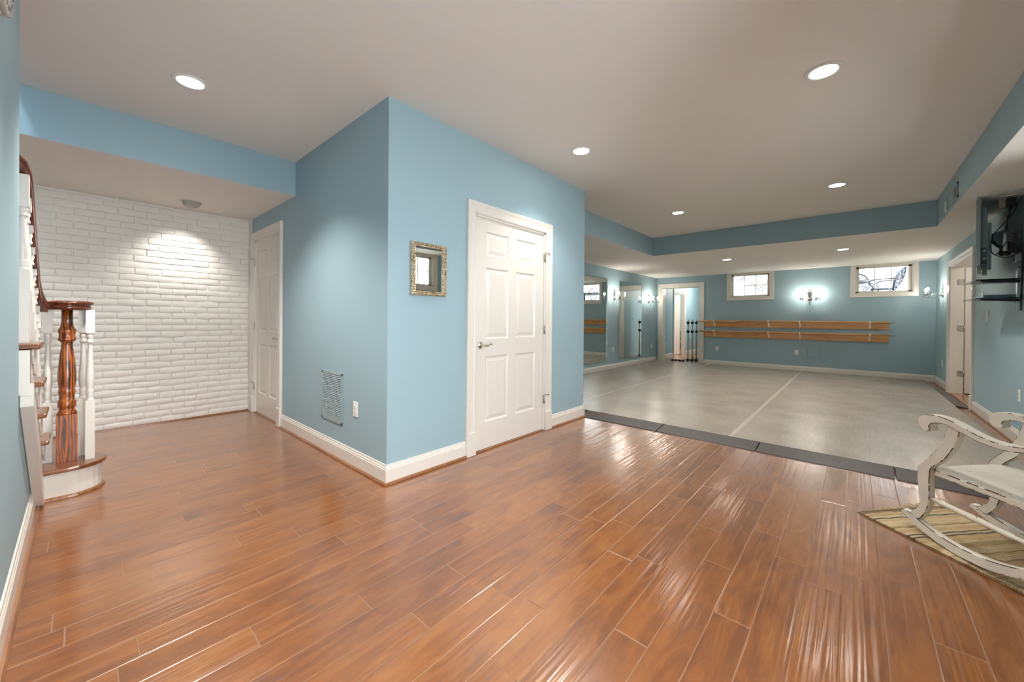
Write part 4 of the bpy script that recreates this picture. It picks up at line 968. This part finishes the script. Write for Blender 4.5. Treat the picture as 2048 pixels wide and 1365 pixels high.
# ------------------------------------------------------------------ outside
S(MB().box((XF+.205,-9,1.46),(24,.15,1.56)), 'ground_patio', M['pavers'])
S(MB().box((-4,-9,1.46),(6.15,YR-1.6,1.56)).box((.2,YR-1.6,1.46),(6.15,YR-.155,1.56)).box((-4,YR-1.6,-.12),(.2,YR-.155,0)), 'ground_side_yard', M['patio'])
GZ = 1.56
def patio_chair(lab, loc, rz):
    t = thing('patio_chair', lab, 'patio chair', loc, 'cast metal patio chairs'); t.rotation_euler = (0,0,rz)
    def B(mb, n, m=M['iron']): return mb.build(n, m, t, origin=(0,0,0))
    tl = lambda x, z: (x, -.22-(z-.45)*.32, z)
    oval = [tl(.25*math.cos(a)*(1 if math.sin(a) > -.5 else .8), .70+.30*math.sin(a)) for a in [2*PI*k/28 for k in range(28)]]
    B(MB().tube(oval, .026, 8, closed=True), 'back_frame')
    mb = MB(); hexp = [(.10*math.cos(2*PI*k/6+.5), .70+.12*math.sin(2*PI*k/6+.5)) for k in range(6)]
    mb.tube([tl(*p_) for p_ in hexp], .014, 6, closed=True)
    for k in range(6): a = 2*PI*k/6+.5; mb.tube([tl(*hexp[k]), tl(.245*math.cos(a), .70+.295*math.sin(a))], .014, 6); mb.tube([tl(*hexp[k]), tl(.245*math.cos(a+.52), .70+.295*math.sin(a+.52))], .012, 6)
    B(mb, 'back_lattice')
    B(MB().lathe([(0,.43),(.24,.43),(.255,.445),(.24,.46),(0,.455)], (0,0,0), (0,0,1), 28), 'seat')
    for s in (-1, 1):
        B(MB().tube(smooth_path([tl(s*.24,.70),(s*.27,-.1,.685),(s*.275,.12,.67),(s*.27,.2,.62),(s*.25,.17,.54),(s*.23,.12,.46)]), .016, 8), 'arm')
        B(MB().tube(smooth_path([(s*.2,.14,.44),(s*.22,.2,.22),(s*.24,.24,.01)]), .017, 8), 'leg'); B(MB().tube(smooth_path([(s*.2,-.16,.44),(s*.22,-.24,.22),(s*.23,-.3,.01)]), .017, 8), 'leg')
    return t
patio_chair('metal patio chair seen side-on in the right part of the far right window', (12.35,-3.0,GZ+.03), -2.35+PI/2+.5)
patio_chair('metal patio chair behind the patio table, seen from the front', (13.3,-2.55,GZ+.03), PI/2+.1)
t = thing('patio_table', 'round blue-grey metal patio table outside the right high window', 'patio table', (12.2,-2.1,GZ))
MB().lathe([(0,.64),(.60,.64),(.62,.655),(.61,.70),(0,.70)], (12.2,-2.1,GZ), (0,0,1), 40).build('table_top', M['iron'], t)
MB().lathe([(.22,.001),(.2,.02),(.05,.06),(.04,.3),(.06,.4),(.04,.64)], (12.2,-2.1,GZ), (0,0,1), 20).build('pedestal', M['iron'], t)
def tree(lab, x, y, h, r, seed, nb):
    rd = random.Random(seed); t = thing('bare_tree', lab, 'tree', (x,y,GZ), 'bare trees outside the left high window')
    pts = [(x+rd.uniform(-.05,.05)*k*.4+.02*k, y+rd.uniform(-.05,.05)*k*.6, GZ+h*k/6) for k in range(7)]
    MB().tube(pts, [r*(1-.12*k) for k in range(7)], 8).build('trunk', M['bark'], t)
    mb = MB()
    for k in range(nb):
        q = rd.uniform(.08,.95); i = min(5, int(q*6)); p_ = Vector(pts[i]).lerp(Vector(pts[i+1]), q*6-i); s = rd.choice((-1,1))*rd.uniform(.3,.9)
        e1 = p_+Vector((rd.uniform(-.2,.2), s*.5, rd.uniform(.1,.5))); e2 = e1+Vector((rd.uniform(-.2,.2), s*.4, rd.uniform(.0,.5)))
        mb.tube([p_, e1, e2], [r*.35, r*.22, r*.1], 5); mb.tube([e1, e1+Vector((0,-s*.15,.35))], [r*.18, r*.06], 4)
    mb.build('branches', M['bark'], t)
S(MB().box((XF+.2,-9,2.862),(10.55,2.1,2.95)).box((-1.75,-4.35,2.862),(XF+.2,-3.9,2.95)), 'trim_20', M['trim'])  # unseen roof overhang added to keep sun off the windows
tree('thick grey tree trunk seen through the left high window', 15.5,-.20,4,.075,1,7)
tree('thin leaning bare tree at the left pane of the left high window', 17.2,1.25,4,.05,2,12)
tree('thin bare sapling in the middle of the left high window', 18.4,.75,4,.045,5,14)
t = thing('play_house', 'pale teal box with a leaning dark bar outside the left high window', 'shed', (15.6,-.75,GZ))
MB().box((15.4,-.95,GZ+.001),(15.8,-.62,2.12)).box((15.4,-.9,2.22),(15.8,-.6,2.38)).build('body', M['teal'], t)
MB().tube([(15.3,-.5,2.3),(15.3,-1.0,2.15)], .015, 6).tube([(15.3,-.6,2.38),(15.3,-.6,1.6)], .012, 6).build('bar', M['bark'], t)

# ------------------------------------------------------------------ sky, lamps, camera
w = bpy.data.worlds.new('sky'); bpy.context.scene.world = w; w.use_nodes = True
bg = w.node_tree.nodes['Background']; bg.inputs[0].default_value = (.93, .965, 1, 1)
# sky made far brighter towards -y to light the room, dim past +x
nt = w.node_tree; tc = node(nt, 'ShaderNodeTexCoord'); sp_ = node(nt, 'ShaderNodeSeparateXYZ'); lk(nt, tc, 'Generated', sp_, 0)
nt.links.new(mth(nt, 'ADD', .8, mth(nt, 'MULTIPLY', 12., mth(nt, 'SMOOTH_MIN', 1., mth(nt, 'MAXIMUM', 0., mth(nt, 'MULTIPLY', sp_.outputs[1], -1.6)), .1))), bg.inputs[1])
def portal(n, loc, sx, sy, aim):
    l = bpy.data.lights.new(n, 'AREA'); l.shape = 'RECTANGLE'; l.size = sx; l.size_y = sy; l.cycles.is_portal = True
    o = bpy.data.objects.new(n, l); C.objects.link(o); o.location = loc; o.rotation_euler = Vector(aim).to_track_quat('-Z', 'Z').to_euler()
for i, (a, b, z0, z1) in enumerate((W1, W2)): portal('window_portal', (XF+.19,(a+b)/2,(z0+z1)/2), b-a, z1-z0, (-1,0,0))
for i, (a, b, z0, z1) in enumerate((W3, W4_ADDED, W5)): portal('window_portal', ((a+b)/2,YR-.14,(z0+z1)/2), b-a, z1-z0, (0,1,0))
def lamp(n, loc, e, col, r=.12):
    l = bpy.data.lights.new(n, 'POINT'); l.energy = e; l.color = col; l.shadow_soft_size = r
    o = bpy.data.objects.new(n, l); C.objects.link(o); o.location = loc; return o
sun = bpy.data.lights.new('sun', 'SUN'); sun.energy = 26; sun.angle = .01; sun.color = (1,.96,.9); so = bpy.data.objects.new('sun', sun); C.objects.link(so); so.location = (0,-6,8); so.rotation_euler = Vector((.25,-.2,-.95)).to_track_quat('-Z','Y').to_euler()
lamp('bright_room_lamp', (12.0,3.2,2.2), 60, (1,.95,.88)); lamp('corridor_lamp', (12.6,1.1,2.3), 40, (1,.9,.78)); lamp('side_room_lamp', (7.4,-4.7,2.2), 13, (1,.92,.84)); lamp('stairwell_lamp', (-2.2,.2,4.2), 60, (.85,.93,1))

cam = bpy.data.cameras.new('camera'); co = bpy.data.objects.new('camera', cam); C.objects.link(co)
yaw, pit, rol, F = .7273, -.0042, .008, 769.7665
fw = Vector((math.cos(yaw)*math.cos(pit), math.sin(yaw)*math.cos(pit), math.sin(pit))); R0 = Vector((math.sin(yaw), -math.cos(yaw), 0)); U0 = R0.cross(fw)
R2 = R0*math.cos(rol)+U0*math.sin(rol); U2 = -R0*math.sin(rol)+U0*math.cos(rol)
mw = Matrix.Identity(4)
for i in range(3): mw[i][0] = R2[i]; mw[i][1] = U2[i]; mw[i][2] = -fw[i]
mw.translation = Vector((-1.4424,-2.4582,1.174)); co.matrix_world = mw
cam.sensor_width = 36; cam.lens = F/2048*36; cam.shift_y = -39.84/2048; cam.clip_start = .02
sc_ = bpy.context.scene; sc_.camera = co
sc_.view_settings.view_transform = 'Standard'; sc_.view_settings.look = 'None'; sc_.view_settings.exposure = .95; sc_.view_settings.gamma = 1
sc_.cycles.caustics_reflective = False; sc_.cycles.caustics_refractive = False; sc_.cycles.max_bounces = 10; sc_.cycles.diffuse_bounces = 6; sc_.cycles.sample_clamp_indirect = 3; sc_.cycles.transparent_max_bounces = 12
